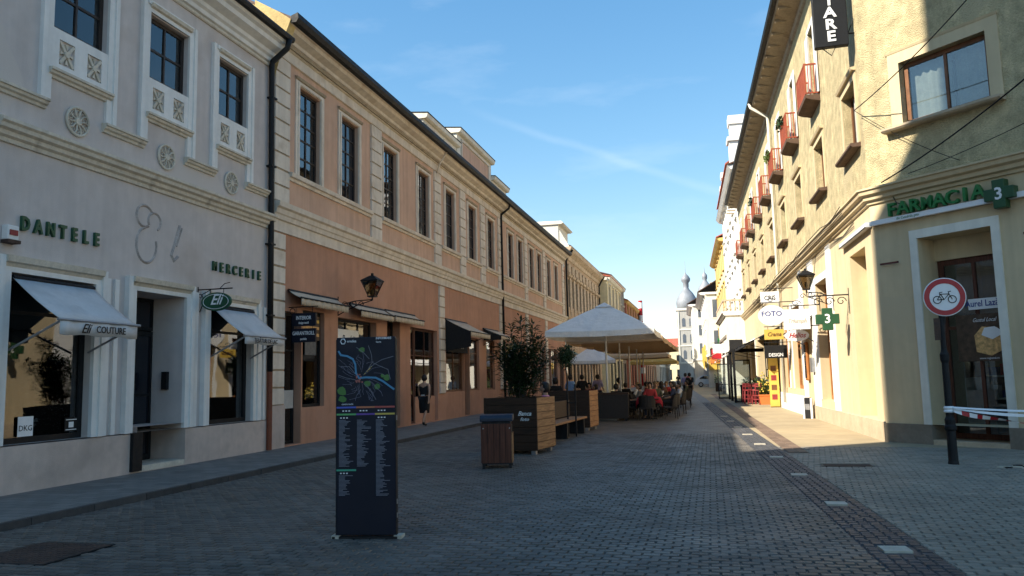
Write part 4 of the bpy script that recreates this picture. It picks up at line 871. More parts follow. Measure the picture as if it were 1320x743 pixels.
# pharmacy doorway
MB().box(.93,1.1,-.035,.0,.42,4.67).box(2.68,2.85,-.035,0,.42,4.67).box(1.1,2.68,-.035,0,4.48,4.67).build('door_surround', K['offwhite'], B4, rz=CH)
window(B4, 1.12, 2.66, .1, 4.0, 2, 2, 'doorwood', 'pane', .66, .12, rz=CH, name='door', rowsplit=[0,.62,1]); room(B4, 1.1, 2.68, .08, 4.0, .78, 3.0, 'room', CH)
MB().box(1.1, 2.68, .6, .74, 4.0, 4.48).build('lintel', K['ycream'], B4, rz=CH)
MB().box(1.1, 2.68, -.02, .66, -.1, .1).build('door_step', K['rplinth'], B4, rz=CH)
o = MB().box(1.75, 2.66, .60, .63, 2.85, 3.08).build('name_plate', K['signwhite'], B4, rz=CH); text('Aurel Lazăr', .19, K['signblue'], B4, turn((2.08,.595,2.97), CH), 'lettering', .001, .015, .85, rz=CH)
MB().box(1.45, 2.66, .60, .635, 1.75, 2.75).build('poster', K['brownprint'], B4, rz=CH)
m = MB().poly([(1.85,1.95),(2.15,1.86),(2.45,2.0),(2.5,2.2),(2.3,2.45),(2.0,2.48),(1.83,2.3)], .585, .598); m.build('poster_bread', K['food'], B4, rz=CH)
MB().poly([(1.98,2.3),(2.2,2.2),(2.46,2.33),(2.26,2.47),(2.05,2.45)], .578, .584).build('poster_cheese', K['signwhite'], B4, rz=CH)
text('Gustul Local', .12, K['signwhite'], B4, turn((2.05,.594,2.62), CH), 'poster_script', .001, 0, .8, .4, rz=CH); text('www.regional.ro', .06, K['signwhite'], B4, turn((2.1,.594,1.81), CH), 'poster_line', .001, rz=CH)
MB().box(1.2,1.6,1.2,1.6,.1,1.4).build('shop_stand', K['steel'], B4, rz=CH); MB().box(2.25,2.42,.8,1.0,.1,3.6).build('inner_post', K['orangewood'], B4, rz=CH)
# pharmacy sign
ps = thing('pharmacy_sign', 'green FARMACIA lettering with a cross on a white bar round the corner', 'sign', O4, R(-45))
MB().prof([(-.02,4.93),(-.13,4.93),(-.13,5.04),(-.02,5.04)], .05, 4.4).build('sign_bar', K['signwhite'], ps)
letters('FARMACIA', .50, 2.70, 5.19, .40, K['pharm'], ps, y=-.12, bold=.022, ext=.05, sx=1.08)
text('din Catedrala ĝeto'.replace('ĝ', 'g'), .08, K['pharm'], ps, (1.0, -.135, 4.985), 'small_lettering', .001, 0, .9)
def cross(w, c): return [(-c,-w),(c,-w),(c,-c),(w,-c),(w,c),(c,c),(c,w),(-c,w),(-c,c),(-w,c),(-w,-c),(-c,-c)]
m = MB().poly([(3.0+x, 5.06+z) for x, z in cross(.29, .12)], -.24, -.05); m.build('cross', K['pharmdark'], ps, bev=.012); text('3', .34, K['signwhite'], ps, (3.0, -.245, 5.05), 'digit', .004, .02)
MB().tube([(.6,-.02,5.6),(.75,-.12,5.35),(.95,-.1,5.25)], .012, 5).build('feed_cable', K['black'], ps)
pb = MB().prof([(0,4.93),(-.12,4.93),(-.12,5.04),(0,5.04)], -3.2, 0.05); pb.build('side_bar', K['signwhite'], ps, rz=-CH); MB().prof([(-.125,4.91),(-.14,4.91),(-.14,4.94),(-.125,4.94)], -3.2, .05).build('side_bar_lip', K['black'], ps, rz=-CH)
# ground floor windows on the long side
for x0, x1, z0, z1, dep in ((-8.3,-6.1,.7,4.5,.4),(-14.8,-12.2,.95,4.2,.3),(-18.4,-16.2,.95,4.0,.3),(-36,-32.5,.6,3.6,.4),(-41.5,-38,.6,3.6,.4)):
    window(B4, x0+.01, x1-.01, z0+.01, z1-.01, 2, 2, 'orangewood', 'pane', dep-.12, .12, name='shop_window', fd=.08); room(B4, x0, x1, z0-.05, z1, dep+.02, 1.8); drape(B4, x0+.2, x0+.9, z0+.1, z1-.1, dep+.15)
    plain_frame(B4, x0, x1, z0, z1, .22, 'white', sill=False)
room(B4, -24.2, -20.2, .02, 3.6, .52, 3); room(B4, -31, -25.5, .02, 3.6, .52, 3)
window(B4, -24.19, -20.21, .05, 3.59, 4, 2, 'black', 'pane', .4, .1, name='shop_window'); window(B4, -30.99, -25.51, .05, 3.59, 5, 2, 'black', 'pane', .4, .1, name='shop_window')
for a, b in ((-9.6,-8.55),(-11.9,-11.2),(-5.85,-5.2)): MB().box(a,b,-.05,0,.45,5.4).build('pilaster', K['white'], B4)
m = MB().box(-11.05,-10.55,-.12,-.02,1.3,2.7); m.build('wall_case', K['orangewood'], B4, bev=.05); MB().box(-10.98,-10.62,-.13,-.12,1.4,2.6).build('case_glass', K['paneup'], B4)
for z in (.9, 1.4, 1.9, 2.4): MB().box(1.3, 2.6, 1.9, 2.2, z, z+.04).build('shelf', K['white'], B4, rz=CH)
for i in range(14):
    x = 1.35+(i % 5)*.25; z = .94+.5*(i//5); MB().box(x, x+.16, 1.92, 2.1, z, z+rnd.uniform(.15,.3)).build('medicine_box', K[rnd.choice(('signwhite','pharm','signred','signblue'))], B4, rz=CH)
MB().box(-2.0,-1.75,.395,.418,.62,1.0).build('wall_hatch', K['white'], B4); MB().box(-9.45,-9.1,-.16,-.05,1.6,2.1).build('meter_box', K['steel'], B4)
# pipes and cables
MB().tube([(-17.6,-.9,14.1),(-17.6,-.85,13.9),(-17.55,-.15,13.4),(-17.5,-.12,13.2),(-17.5,-.12,.3)], .07, 8).build('drain_pipe', K['offwhite'], B4, smooth=True)
for k in range(4):
    MB().tube([(-i*1.5, -.3-.02*k, 5.55+.075*k-.03*abs(math.sin(i*.9+k))-.04*k*(i % 5 == 2)) for i in range(1, 20)], .012, 5).build('facade_cable', K['black'], B4)
MB().tube([(-9.5+.18*i, -.08, 5.35-.9*math.sin(math.pi*i/12)*(.8)) for i in range(13)], .009, 4).build('slack_cable', K['black'], B4)
MB().box(.2,.65,-.06,-.045,4.0,4.04).build('wall_vent_bar', K['maroon'], B4, rz=CH); MB().box(3.3,3.8,-.06,-.045,4.2,4.24).build('wall_vent_bar', K['maroon'], B4, rz=CH)

# vertical black sign board on the corner
vs = thing('projecting_sign', 'tall black projecting board with vertical white capital letters high on the corner', 'sign', (3.95, 19.75, 9.35), R(-2))
MB().box(-1.08,-.3,-.09,.09,.1,3.6).build('board', K['black'], vs, bev=.02)
for i, c in enumerate('ERAT'): text(c, .36, K['signwhite'], vs, (-.69, -.1, .34+i*.305), 'letter', .006, .03, 1.15)
MB().tube([(-.3,0,.4),(-.02,0,.4)], .02).tube([(-.3,0,1.6),(-.02,0,1.6)], .02).tube([(-.1,0,.2),(-.1,0,1.8)], .02).tube([(-.9,0,.1),(-.7,0,-.1),(-.6,0,.1)], .012).tube([(-.1,.0,.9),(-.3,0,.4)], .014).build('bracket', K['black'], vs)
# cross sign on a scrolled bracket
cs = thing('hanging_sign', 'green pharmacy cross sign with a white figure 3 on a scrolled iron bracket', 'sign', (wx(22.6), 22.6, 3.03), R(-1.7))
m = MB().tube([(0,0,.62),(-1.0,0,.62)], .02).tube([(0,0,.1),(0,0,.8)], .02)
for c in (-.2, -.5, -.8): m.tube([(c+.13*math.cos(R(30*i))*(1-i/18), 0, .45+.13*math.sin(R(30*i))*(1-i/18)) for i in range(15)], .013, 5)
for q in (-.75,-.4): m.tube([(q,0,.62),(q,0,.2)], .012)
m.build('bracket', K['black'], cs); m = MB().poly([(-.58+x, -.02+z) for x, z in cross(.30, .135)], -.06, .06); m.build('cross', K['pharmdark'], cs, bev=.015); text('3', .34, K['signwhite'], cs, (-.58, -.065, -.02), 'digit', .004, .02)
lantern('black wall lantern with amber panes above the side street pharmacy window', (wx(25.8), 25.8, 3.95), RZ, .6)
# hanging shop signs along the right side
def hang(label, y, x_off, z, shape, w, h, m, words, wm, size, extra=None, sx=.85, shear=0, m2='black'):
    t = thing('hanging_sign', label, 'sign', (wx(y), y, z), R(-1.7)); c = -x_off
    b = MB()
    if shape == 'oval': b.lathe([(.01,-.04),(w/2,-.04),(w/2,.04),(.01,.04)], (c,0,0), 28, axis='y', sx=1, sy=h/w)
    else: b.box(c-w/2, c+w/2, -.04, .04, -h/2, h/2)
    b.build('panel', K[m], t)
    for s_, dz, sz in words: text(s_, sz, K[wm], t, (c, -.046, dz), 'lettering', .003, .014, sx, shear)
    MB().tube([(0,0,h/2+.12),(c-w/2,0,h/2+.12)], .018).tube([(c-w*.3,0,h/2+.12),(c-w*.3,0,h/2-.1*h)], .012).tube([(c+w*.3,0,h/2+.12),(c+w*.3,0,h/2-.1*h)], .012).tube([(c+.16*math.cos(R(30*i))*(1-i/18), 0, h/2+.2+.1*math.sin(R(30*i))*(1-i/18)) for i in range(15)], .012, 4).build('bracket', K['black'], t)
    return t
hang('square white hanging sign with pale script lettering', 27.2, .75, 3.33, 'box', .82, .66, 'signwhite', [('Triumph', -.05, .2)], 'b1mould', .3, shear=.3)
hang('white oval hanging sign with red script below the square script sign', 27.6, .72, 2.82, 'oval', .76, .38, 'signwhite', [('Helios', 0, .24)], 'signred', .3, shear=.4)
hang('white oval hanging sign reading FOTO', 33.1, .9, 3.9, 'oval', 1.05, .82, 'signwhite', [('FOTO', .06, .28)], 'signblue', .3, sx=1.05)
hang('small white hanging sign with round lettering above the FOTO oval', 33.4, .9, 4.66, 'box', .72, .46, 'signwhite', [('CRIS', -.03, .26)], 'black', .3)
hang('yellow hanging board with dark script under the FOTO oval', 34.5, .7, 3.2, 'box', .78, .42, 'signyellow', [('Crama', 0, .24)], 'brownframe', .3, shear=.3)
hang('dark hanging board with red script and white DESIGN letters', 35.2, .6, 2.5, 'box', .92, .55, 'black', [('DESIGN', -.14, .2)], 'signwhite', .2)
# small signs far along both rows
for nm, y, z, w, h_, m in (('white', 64, 3.6, .9, .7, 'signwhite'), ('red', 69, 3.3, .8, .8, 'signred'), ('green', 75, 4.4, .7, 1.0, 'pharm'), ('blue', 81, 3.4, 1.0, .6, 'signblue'), ('yellow', 86, 4.0, .9, .9, 'signyellow'), ('orange', 92, 3.2, 1.1, .6, 'orange'), ('black', 97, 4.2, .8, 1.0, 'black'), ('ochre', 101, 3.4, 1.2, .8, 'ochrecloth')):
    hang('plain %s hanging shop sign far along the right row' % nm, y, 1.75 if y < 72 else 1.0, z, 'box', w, h_, m, [], 'black', .2)
# cafe awnings of the right side
awning('cream and black cafe awning stretched over the right pavement', (wx(42), 42, 0), -7, 3.5, 3.7, 3.0, 1.6, .16, 'awnblack', rz=RZ)
awning('cream shop awning beside the projecting white bay', (wx(56), 56, 0), -5, 4.0, 3.7, 2.95, 1.7, .2, 'canopy', rz=RZ)
awning('small dark awning above the window behind the script signs', (wx(30), 30, 0), -1.4, 1.4, 3.5, 3.05, .7, .15, 'awncream', rz=RZ)

for nm, y, m, w in (('sand', 66, 'awncream', 4), ('maroon', 74, 'maroon', 3.5), ('ochre', 80, 'ochrecloth', 4.5), ('white', 88, 'canopy', 4), ('orange', 95, 'orange', 4), ('red', 101, 'signred', 3)):
    awning('%s shop awning far along the right row' % nm, (wx(y)-(1.3 if y < 72 else 0), y, 0), -w/2, w/2, 3.6, 3.0, 1.2, .2, m, rz=RZ)
for nm, y, m in (('green', 58, 'pharmdark'), ('red', 64.5, 'signred'), ('cream', 70, 'awncream')):
    awning('%s shop awning on the ornate building of the left row' % nm, (-10.05, 0, 0), y-1.2, y+1.2, 3.6, 3.1, 1.0, .2, m)
# ------------------------------------------------------------------ right: further buildings
def rhouse(*a, **k): return far_house(*a, rz=RZ, **k)
def far_right(name, label, y0, y1, z, wm, rm, cols, rows, xo=0, **k):
    t = far_house(name, label, 0, y0-19.6, y1-19.6, z, wm, rm, cols, rows, rz=RZ, **k); t.location = (3.8+xo, 19.6, 0); return t
W1 = far_right('white_palace', 'tall white ornamented house with stepped pinnacles and a balustraded bay', 60.0, 82, 17.2, 'offwhite', 'rooftile', 6, 4, roofh=1.5, overhang=.6, trim='white')
x0, x1 = -(72-19.6), -(60.1-19.6)
MB().box(x0, x1, -1.3, -.003, 0, 5.9).build('bay', K['offwhite'], W1); MB().prof([(0,5.9),(-1.4,5.9),(-1.55,6.1),(-1.55,6.2),(0,6.2)], x0-.1, x1+.1).build('bay_cornice', K['white'], W1)
MB().prof([(-1.31,4.2),(-1.38,4.25),(-1.4,4.45),(-1.31,4.5)], x0, x1).build('bay_band', K['greybrown'], W1); MB().prof([(-1.5,6.0),(-1.57,6.0),(-1.57,6.08),(-1.5,6.08)], x0-.1, x1+.12).build('bay_gutter', K['underdark'], W1)
bal = MB().lathe([(.05,0),(.09,.15),(.05,.35),(.06,.6),(.04,.75)], n=8).mesh('baluster', K['tantrim'])
for i in range(26): put('baluster', bal, W1, (x0+.2+i*.43, -1.4, 6.2))
for i in range(4): put('baluster', bal, W1, (x1-.05, -1.25+i*.33, 6.2))
MB().box(x0, x1+.05, -1.48, -1.32, 6.95, 7.08).box(x1-.1, x1+.06, -1.32, 0, 6.95, 7.08).build('balustrade_rail', K['tantrim'], W1)
MB().box(x1-.02, x1+.03, -1.15, -.2, 3.3, 4.1).build('bay_sign', K['black'], W1)
for q, (y, w, h) in enumerate(((63, 1.3, 4.6), (77, 1.3, 3.6))):
    x = -(y-19.6); m = MB().box(x-w/2, x+w/2, -.2, 1.1, 17.2, 17.2+h*.55).box(x-w*.62, x+w*.62, -.35, 1.2, 17.2+h*.55, 17.2+h*.62).box(x-w*.42, x+w*.42, -.1, .95, 17.2+h*.62, 17.2+h*.85).box(x-w*.5, x+w*.5, -.2, 1.05, 17.2+h*.85, 17.2+h); m.build('pinnacle', K['white'], W1)
MB().box(-(82-19.6), -(64-19.6), .1, 1.0, 17.2, 18.6).build('attic', K['ochre'], W1); MB().prof([(-.5,18.4),(-.5,18.3),(2.5,20.4),(2.5,20.5)], -(82-19.6), -(64-19.6)).build('mansard', K['redroof'], W1)
far_right('ochre_house', 'pale yellow house with ochre trim beyond the white pinnacled house', 82.3, 104, 15.5, 'lightyellow', 'redroof', 6, 3, trim='ochre', roofh=2.2, overhang=.7)
yh = far_right('yellow_shop_house', 'white house with bright yellow shop banners at street level', 104.3, 128, 12.2, 'offwhite', 'rooftile', 6, 2, xo=-1.5, roofh=3.2, overhang=.9, trim='white')
for i in range(6): MB().box(-(106+i*3.6-19.6)-1.2, -(106+i*3.6-19.6)+1.0, -.25, -.12, 2.4+(i % 3)*.5, 4.6+(i % 2)*1.0).build('banner', K['signyellow'], yh)
MB().box(-(104.1-19.6), -(104.02-19.6), .1, 1.4, 2.2, 3.6).build('banner', K['signyellow'], yh)
far_right('gabled_house', 'white gabled house before the domed corner tower', 128.3, 150, 12.8, 'offwhite', 'rooftile', 6, 3, xo=-2.9, roofh=3, overhang=.8, trim='white')
K['towerwall'] = mat('pale_tower_render', (.40, .39, .36), .85, .1, .5, streak=.15)
T1 = thing('domed_tower', 'white corner tower with a grey onion dome and spire far down the street', 'building', (-4.2, 172, 0))
MB().box(-2.1, 9, -2.1, 14, 0, 15.2).build('body', K['towerwall'], T1); MB().box(-2.3, 2.3, -2.3, 2.3, 15.2, 15.7).build('cornice', K['offwhite'], T1)
for z in (4.0, 7.6, 11.0): MB().box(-2.2, 2.2, -2.2, -2.101, z, z+.3).build('string_course', K['offwhite'], T1)
for x in (-2.0, 1.7): MB().box(x, x+.3, -2.25, -2.102, 4.3, 15.0).build('pilaster', K['offwhite'], T1)
for z in (5, 8.4, 11.8):
    for x in (-1.1, .4): MB().poly([(x,z),(x+.65,z),(x+.65,z+1.5),(x+.5,z+1.75),(x+.32,z+1.85),(x+.15,z+1.75),(x,z+1.5)], -2.16, -2.1).build('window', K['winfar'], T1)
    for y in (-1.4, .4): MB().box(-2.16, -2.1, y, y+.7, z, z+1.7).build('window', K['winfar'], T1)
MB().lathe([(2.0,15.7),(2.15,16.2),(2.25,17),(2.0,18),(1.35,19.1),(.75,19.8),(.55,20.2),(.62,20.5),(.6,21.2),(.95,21.7),(.98,22.2),(.6,22.8),(.2,23.2),(.06,23.6),(.03,26)], n=20).build('dome', K['zinc'], T1, smooth=True)
T2 = thing('small_domed_turret', 'smaller grey domed turret behind the white gabled house', 'building', (-.2, 152, 0))
MB().box(-1.3,1.3,-1.3,1.3,0,16.5).build('body', K['offwhite'], T2); MB().lathe([(1.3,16.5),(1.4,17.2),(1.2,18),(.6,18.9),(.35,19.3),(.5,19.7),(.5,20.3),(.1,20.8),(.02,22)], n=16).build('dome', K['zinc'], T2, smooth=True)
eb = thing('end_terrace', 'pale terrace standing across the far end of the street', 'building', (-16, 225, 0))
MB().wall(0, 22, 0, 9.5, [(1+i*3, 2.4+i*3, 4.5, 7.2) for i in range(7)]+[(1+i*3, 2.6+i*3, .3, 3.2) for i in range(7)], .15).build('wall', K['lightyellow'], eb); MB().prof([(-.4,9.6),(-.4,9.5),(5,12),(10,9.5),(10,9.6),(5,12.1)], -.2, 22.2).build('roof', K['redroof'], eb)
for i in range(7): window(eb, 1.01+i*3, 2.39+i*3, 4.51, 7.19, 2, 1); window(eb, 1.01+i*3, 2.59+i*3, .31, 3.19, 2, 1)

# ------------------------------------------------------------------ street furniture
# information totem with map
it = thing('information_totem', 'dark navy information totem with a city map and street index', 'totem', (-3.55, 7.8, 0), R(9))
MB().box(-.35,.35,-.05,.02,.03,2.08).build('panel', K['navy'], it, bev=.006)
for a, b in ((.351,.358),(-.358,-.351)): MB().box(a,b,-.046,.03,.02,2.06).build('side_rail', K['black'], it)
for x in (-.40, .33): MB().flat([(x,-.07),(x+.09,-.09),(x+.10,.06),(x,.07)], -.005, .03).build('anchor_foot', K['marker'], it)
for z in (.2, .34, 1.2): MB().box(.358,.364,-.03,-.01,z,z+.05).build('hinge', K['steel'], it)
MB().flat([(-.39,-.08),(.41,-.08),(.41,.1),(-.39,.1)], -.01, .02).build('foot_plate', K['black'], it)
it.scale = (.90, 1, 1)
def PX(px, py): return ((px-471)*.00898, 2.08-(py-435)*.00807)
def Zm(zx, zy): return PX(420+zx*.1615, 420+zy*.1615)
def decal(nm, pts, m, y=-.0525): MB().poly(pts, y, -.0495).build(nm, m, it)
def line(nm, pts, w, m, y=-.0528):
    b = MB(); P = [Vector((x, 0, z)) for x, z in pts]
    for i in range(len(P)-1):
        d = (P[i+1]-P[i]).normalized(); n_ = Vector((-d.z, 0, d.x))*w/2; e = d*w*.3
        q = [P[i]-e+n_, P[i]-e-n_, P[i+1]+e-n_, P[i+1]+e+n_]; b.poly([(v.x, v.z) for v in q], y-.0001*(i % 2), -.0498)
    b.build(nm, m, it)
mc = {k: mat('print_'+k, c, .4, .05, 5) for k, c in dict(water=(.05,.22,.38), park=(.05,.16,.03), road=(.17,.17,.24), centre=(.40,.12,.10), blue=(.06,.10,.45), orange=(.48,.15,.07), red=(.42,.07,.06), grn=(.10,.36,.12), purple=(.12,.05,.30), yel=(.55,.40,.08), txt=(.15,.155,.19), teal=(.05,.36,.22)).items()}
for c, r_ in (((285,195),26),((120,530),44),((125,590),36),((330,470),34),((410,495),28),((490,425),30),((455,410),18)):
    pts = []
    for i in range(9):
        q = Zm(c[0]+r_*rnd.uniform(.7,1.1)*math.cos(R(40*i)), c[1]+r_*rnd.uniform(.6,.95)*math.sin(R(40*i))); pts.append((max(-.345, q[0]), q[1]))
    decal('map_park', pts, mc['park'], -.0512)
for k in range(34):
    a_ = rnd.uniform(0, 360); r0, r1 = rnd.uniform(30, 120), rnd.uniform(120, 230); pts = []
    for q in range(5):
        r_ = r0+(r1-r0)*q/4; pts.append((min(545, max(92, 285+r_*math.cos(R(a_+q*rnd.uniform(-5,5)))*1.0)), min(610, max(165, 420+r_*math.sin(R(a_+q*4))))))
    line('map_road', [Zm(*p) for p in pts], .0022, mc['road'], -.0518)
for pts in ([(545,255),(450,280),(405,305),(350,340),(300,400)], [(340,165),(365,240),(370,300),(320,380)], [(370,300),(430,330),(500,360),(520,440)], [(95,400),(150,420),(235,440)], [(240,175),(300,220),(345,270)], [(300,470),(360,530),(400,600)], [(110,330),(180,330),(240,400)]):
    line('map_street', [Zm(*p) for p in pts], .005, mc['txt'])
line('map_river', [Zm(*p) for p in ((92,205),(110,235),(165,245),(210,270),(230,310),(237,385),(262,425),(320,420),(400,425),(460,455),(548,520))], .020, mc['water'], -.0535)
for k in range(16):
    x, z = Zm(265+rnd.uniform(-28,28), 430+rnd.uniform(-34,34)); MB().box(x-.008, x+.008, -.054, -.05, z-.007, z+.007).build('map_block', mc['centre'], it)
for k in range(12):
    x, z = Zm(rnd.uniform(300,370), 0); zz = Zm(0, 400-(x-Zm(300,0)[0])/.00145)[1]; MB().box(x-.004, x+.004, -.054, -.05, zz-.004, zz+.004).build('map_block', mc['yel'], it)
lx, lz = Zm(128, 125)
MB().tube([(lx+.03*math.cos(R(60*i)), -.052, lz+.03*math.sin(R(60*i))) for i in range(6)], .006, 4, closed=True).build('emblem', K['signwhite'], it)
text('oradea', .04, K['signwhite'], it, (*Zm(200,124)[:1], -.0515, Zm(200,124)[1]), 'lettering', .001, .01); text('INFORMARE', .034, K['signwhite'], it, (Zm(465,106)[0], -.0515, Zm(465,106)[1]), 'lettering', .001, .01); text('harta', .03, K['signwhite'], it, (Zm(424,135)[0], -.0515, Zm(424,135)[1]), 'lettering', .001)
text('centru vechi', .028, K['signwhite'], it, (Zm(165,633)[0], -.0515, Zm(165,633)[1]), 'lettering', .001)
for (a_, b_), py, k in (((.0,.34),526.5,'blue'),((.34,.66),526.5,'orange'),((.66,1),526.5,'red'),((0,.34),535.5,'grn'),((.34,.66),535.5,'purple'),((.66,1),535.5,'yel'),((0,.34),607,'teal')):
    z = PX(0, py)[1]; MB().box(-.348+.696*a_, -.348+.696*b_-.003, -.0522, -.0495, z-.009, z+.009).build('index_bar', mc[k], it)
rows = []
for px, y0, y1 in ((435.5,543,602),(459.5,543,602),(484.5,543,640),(435.5,614,640)):
    y = y0
    while y < y1: rows.append((px, y, rnd.uniform(.07,.17))); y += 1.55
for px, y, w in rows:
    x, z = PX(px, y); MB().box(x, x+w*rnd.choice((.6,.8,1)), -.0512, -.0495, z-.0032, z+.0032).build('index_line', mc['txt'], it)
for px, py in ((440,531),(463,531),(487,531),(437,540),(487,540),(437,611)): 
    for k in range(3):
        x, z = PX(px+k*4, py); MB().box(x, x+.02, -.0512, -.0495, z-.006, z+.006).build('index_line', K['signwhite'], it)

# litter bin
bn = thing('litter_bin', 'red brown slatted litter bin with a blue grey lid', 'bin', (-3.88, 14.25, 0), R(12))
MB().box(-.27,.27,-.3,.3,.08,.16).box(-.26,.26,-.29,.29,.8,.84).build('frame', K['black'], bn)
for i in range(5):
    x = -.27+i*.108
    for y in (-.305, .285): MB().box(x+.004, x+.104, y, y+.02, .1, .80).build('slat', K['binwood'], bn)
for i in range(5):
    y = -.28+i*.113
    for x in (-.285, .265): MB().box(x, x+.02, y+.004, y+.109, .1, .80 if x < 0 else .62).build('slat', K['planterlight'] if x > 0 else K['binwood'], bn)  # right slats in a paler wood, side light put into their colour
MB().prof([(-.32,.84),(-.32,.9),(-.27,.955),(.27,.955),(.32,.9),(.32,.84)], -.3, .3).build('lid', K['bluelid'], bn, bev=.012)
MB().box(.2,.268,-.2,.2,.64,.78).build('opening', K['black'], bn); MB().box(-.22,.22,-.25,.25,.14,.8).build('liner', K['black'], bn)
for x in (-.24, .24):
    for y in (-.26, .26): MB().box(x-.025, x+.025, y-.025, y+.025, -.01, .1).build('foot', K['black'], bn)
for x in (-.24, .24): MB().lathe([(.012,-.318),(.012,-.305)], (x,0,.72), 8, axis='y').build('bolt', K['steel'], bn)

# timber planters with bench between
def planter(label, loc, rz, w, d, h, front):
    t = thing('timber_planter', label, 'planter', loc, rz)
    MB().box(-w/2+.03, w/2-.03, -d/2+.03, d/2-.03, .08, h-.14).build('core', K['soil'], t)
    n = 7; bh = (h-.1)/n
    for i in range(n):
        z0, z1 = .1+i*bh+.006, .1+(i+1)*bh-.006
        for y in (-d/2, d/2-.03): MB().box(-w/2, w/2, y, y+.03, z0, z1).build('board', K['planterwood'], t)
        for x in (-w/2-.002, w/2-.03): MB().box(x, x+.032, -d/2+.031, d/2-.031, z0, z1).build('board', K[front] if x > 0 else K['planterwood'], t)  # right end boards paler, the warm light there put into their colour
    for x in (-w/2-.01, w/2-.05):
        for y in (-d/2-.01, d/2-.05): MB().box(x, x+.06, y, y+.06, .0, h).build('corner_post', K['planterwood'], t) if x < 0 else None
    for x in (-w/2+.12, w/2-.12):
        for y in (-d/2+.12, d/2-.12): MB().box(x-.05, x+.05, y-.05, y+.05, -.01, .1).build('foot', K['steel'], t)
    return t
p1 = planter('tall timber planter box with end boards coloured as warmly lit beside the litter bin', (-4.13, 17.15, 0), R(-9), 1.22, 1.15, 1.2, 'planterlight')
text('Banca', .13, K['polewhite'], p1, (.33, -.581, .86), 'painted_mark', .001, .02, 1, .4); text('foto', .1, K['polewhite'], p1, (.33, -.581, .74), 'painted_mark', .001, .02, 1.2, .3)
p2 = planter('second timber planter box holding the clipped ball tree', (-4.3, 24.6, 0), R(-6), 1.5, 1.1, 1.2, 'planterlight')
be = thing('bench', 'dark timber bench slung between the two planters', 'bench', (-3.95, 20.8, 0), R(-3))
MB().box(-.25,.25,-2.4,2.4,.42,.47).build('seat', K['planterlight'], be); MB().box(-.32,-.27,-2.4,2.4,.5,.95).build('backrest', K['planterwood'], be)
for y in (-2.1, 0, 2.1): MB().box(-.25,.22,y-.05,y+.05,-.01,.42).build('leg', K['black'], be); MB().box(-.27,-.23,y-.03,y+.03,.42,.92).build('back_post', K['black'], be)
po = thing('slim_post', 'pair of thin black posts standing by the bench', 'post', (-3.72, 21.6, 0))
MB().box(-.16,-.12,-.02,.02,-.01,1.42).box(.06,.1,-.02,.02,-.01,1.42).box(-.16,.1,-.02,.02,.9,.93).build('upright', K['black'], po)

def leaf_mesh(mb, c, d, L, w, up):
    d = d.normalized(); s_ = d.cross(up)
    if s_.length < .01: s_ = d.orthogonal()
    s_.normalize(); n_ = s_.cross(d)
    mb.add([c, c+d*L*.45+s_*w+n_*L*.05, c+d*L-n_*L*.08, c+d*L*.45-s_*w+n_*L*.05], [(0,1,2),(0,2,3)])
def rv(): return Vector((rnd.gauss(0,1), rnd.gauss(0,1), rnd.gauss(0,1)))
# tall leafy shrub in the first planter
sh = thing('planter_shrub', 'tall loose dark green shrub growing in the first timber planter', 'shrub', (-4.13, 17.15, 1.06), 0)
stem = MB(); fo = MB(); tips = []
for i in range(16):
    b0 = Vector((rnd.uniform(-.3,.3), rnd.uniform(-.3,.3), 0)); lean = Vector((rnd.uniform(-.3,.32), rnd.uniform(-.25,.25), 0)); hh = rnd.uniform(1.0, 1.95)-abs(lean.x)*.9
    pts = [b0+lean*(q/6)**1.4*1.6+Vector((rnd.gauss(0,.02), rnd.gauss(0,.02), hh*q/6)) for q in range(7)]
    stem.tube(pts, [.016-.0018*q for q in range(7)], 5)
    for q in range(260):
        t_ = rnd.random()**.75*5.4+.6; k = int(t_); p = pts[k].lerp(pts[min(6, k+1)], t_-k) if k < 6 else pts[6]
        d = rv(); d.z = abs(d.z)*.7+.1; d.normalize(); rad = rnd.random()**.6*.17
        leaf_mesh(fo, p+Vector((d.x, d.y, d.z*.5))*rad, d+Vector((0,0,-.25)), rnd.uniform(.09,.16), rnd.uniform(.018,.028), Vector((0,0,1)))
stem.build('stem', K['bark'], sh); fo.build('foliage', K['leaf'], sh)
# clipped ball tree
bt = thing('ball_topiary', 'clipped ball tree on a thin stem in the second planter', 'tree', (-4.38, 24.5, 1.06))
MB().tube([(0,0,0),(.02,0,.4),(-.01,0,.8),(0,0,1.15)], [.03,.026,.024,.03], 7).tube([(0,0,.85),(.15,.05,1.15)], .012, 5).tube([(0,0,.85),(-.13,-.06,1.2)], .012, 5).build('trunk', K['bark'], bt)
fo = MB(); lob = [Vector((0,0,1.2))+rv().normalized()*.16 for i in range(14)]
for q in range(2300):
    c = rnd.choice(lob); d = rv().normalized(); rr = rnd.random()**.4*rnd.uniform(.2,.3); p = c+d*rr; leaf_mesh(fo, p, d+rv()*.5, rnd.uniform(.05,.085), rnd.uniform(.012,.022), Vector((0,0,1)))
fo.build('crown', K['leaf2'], bt)

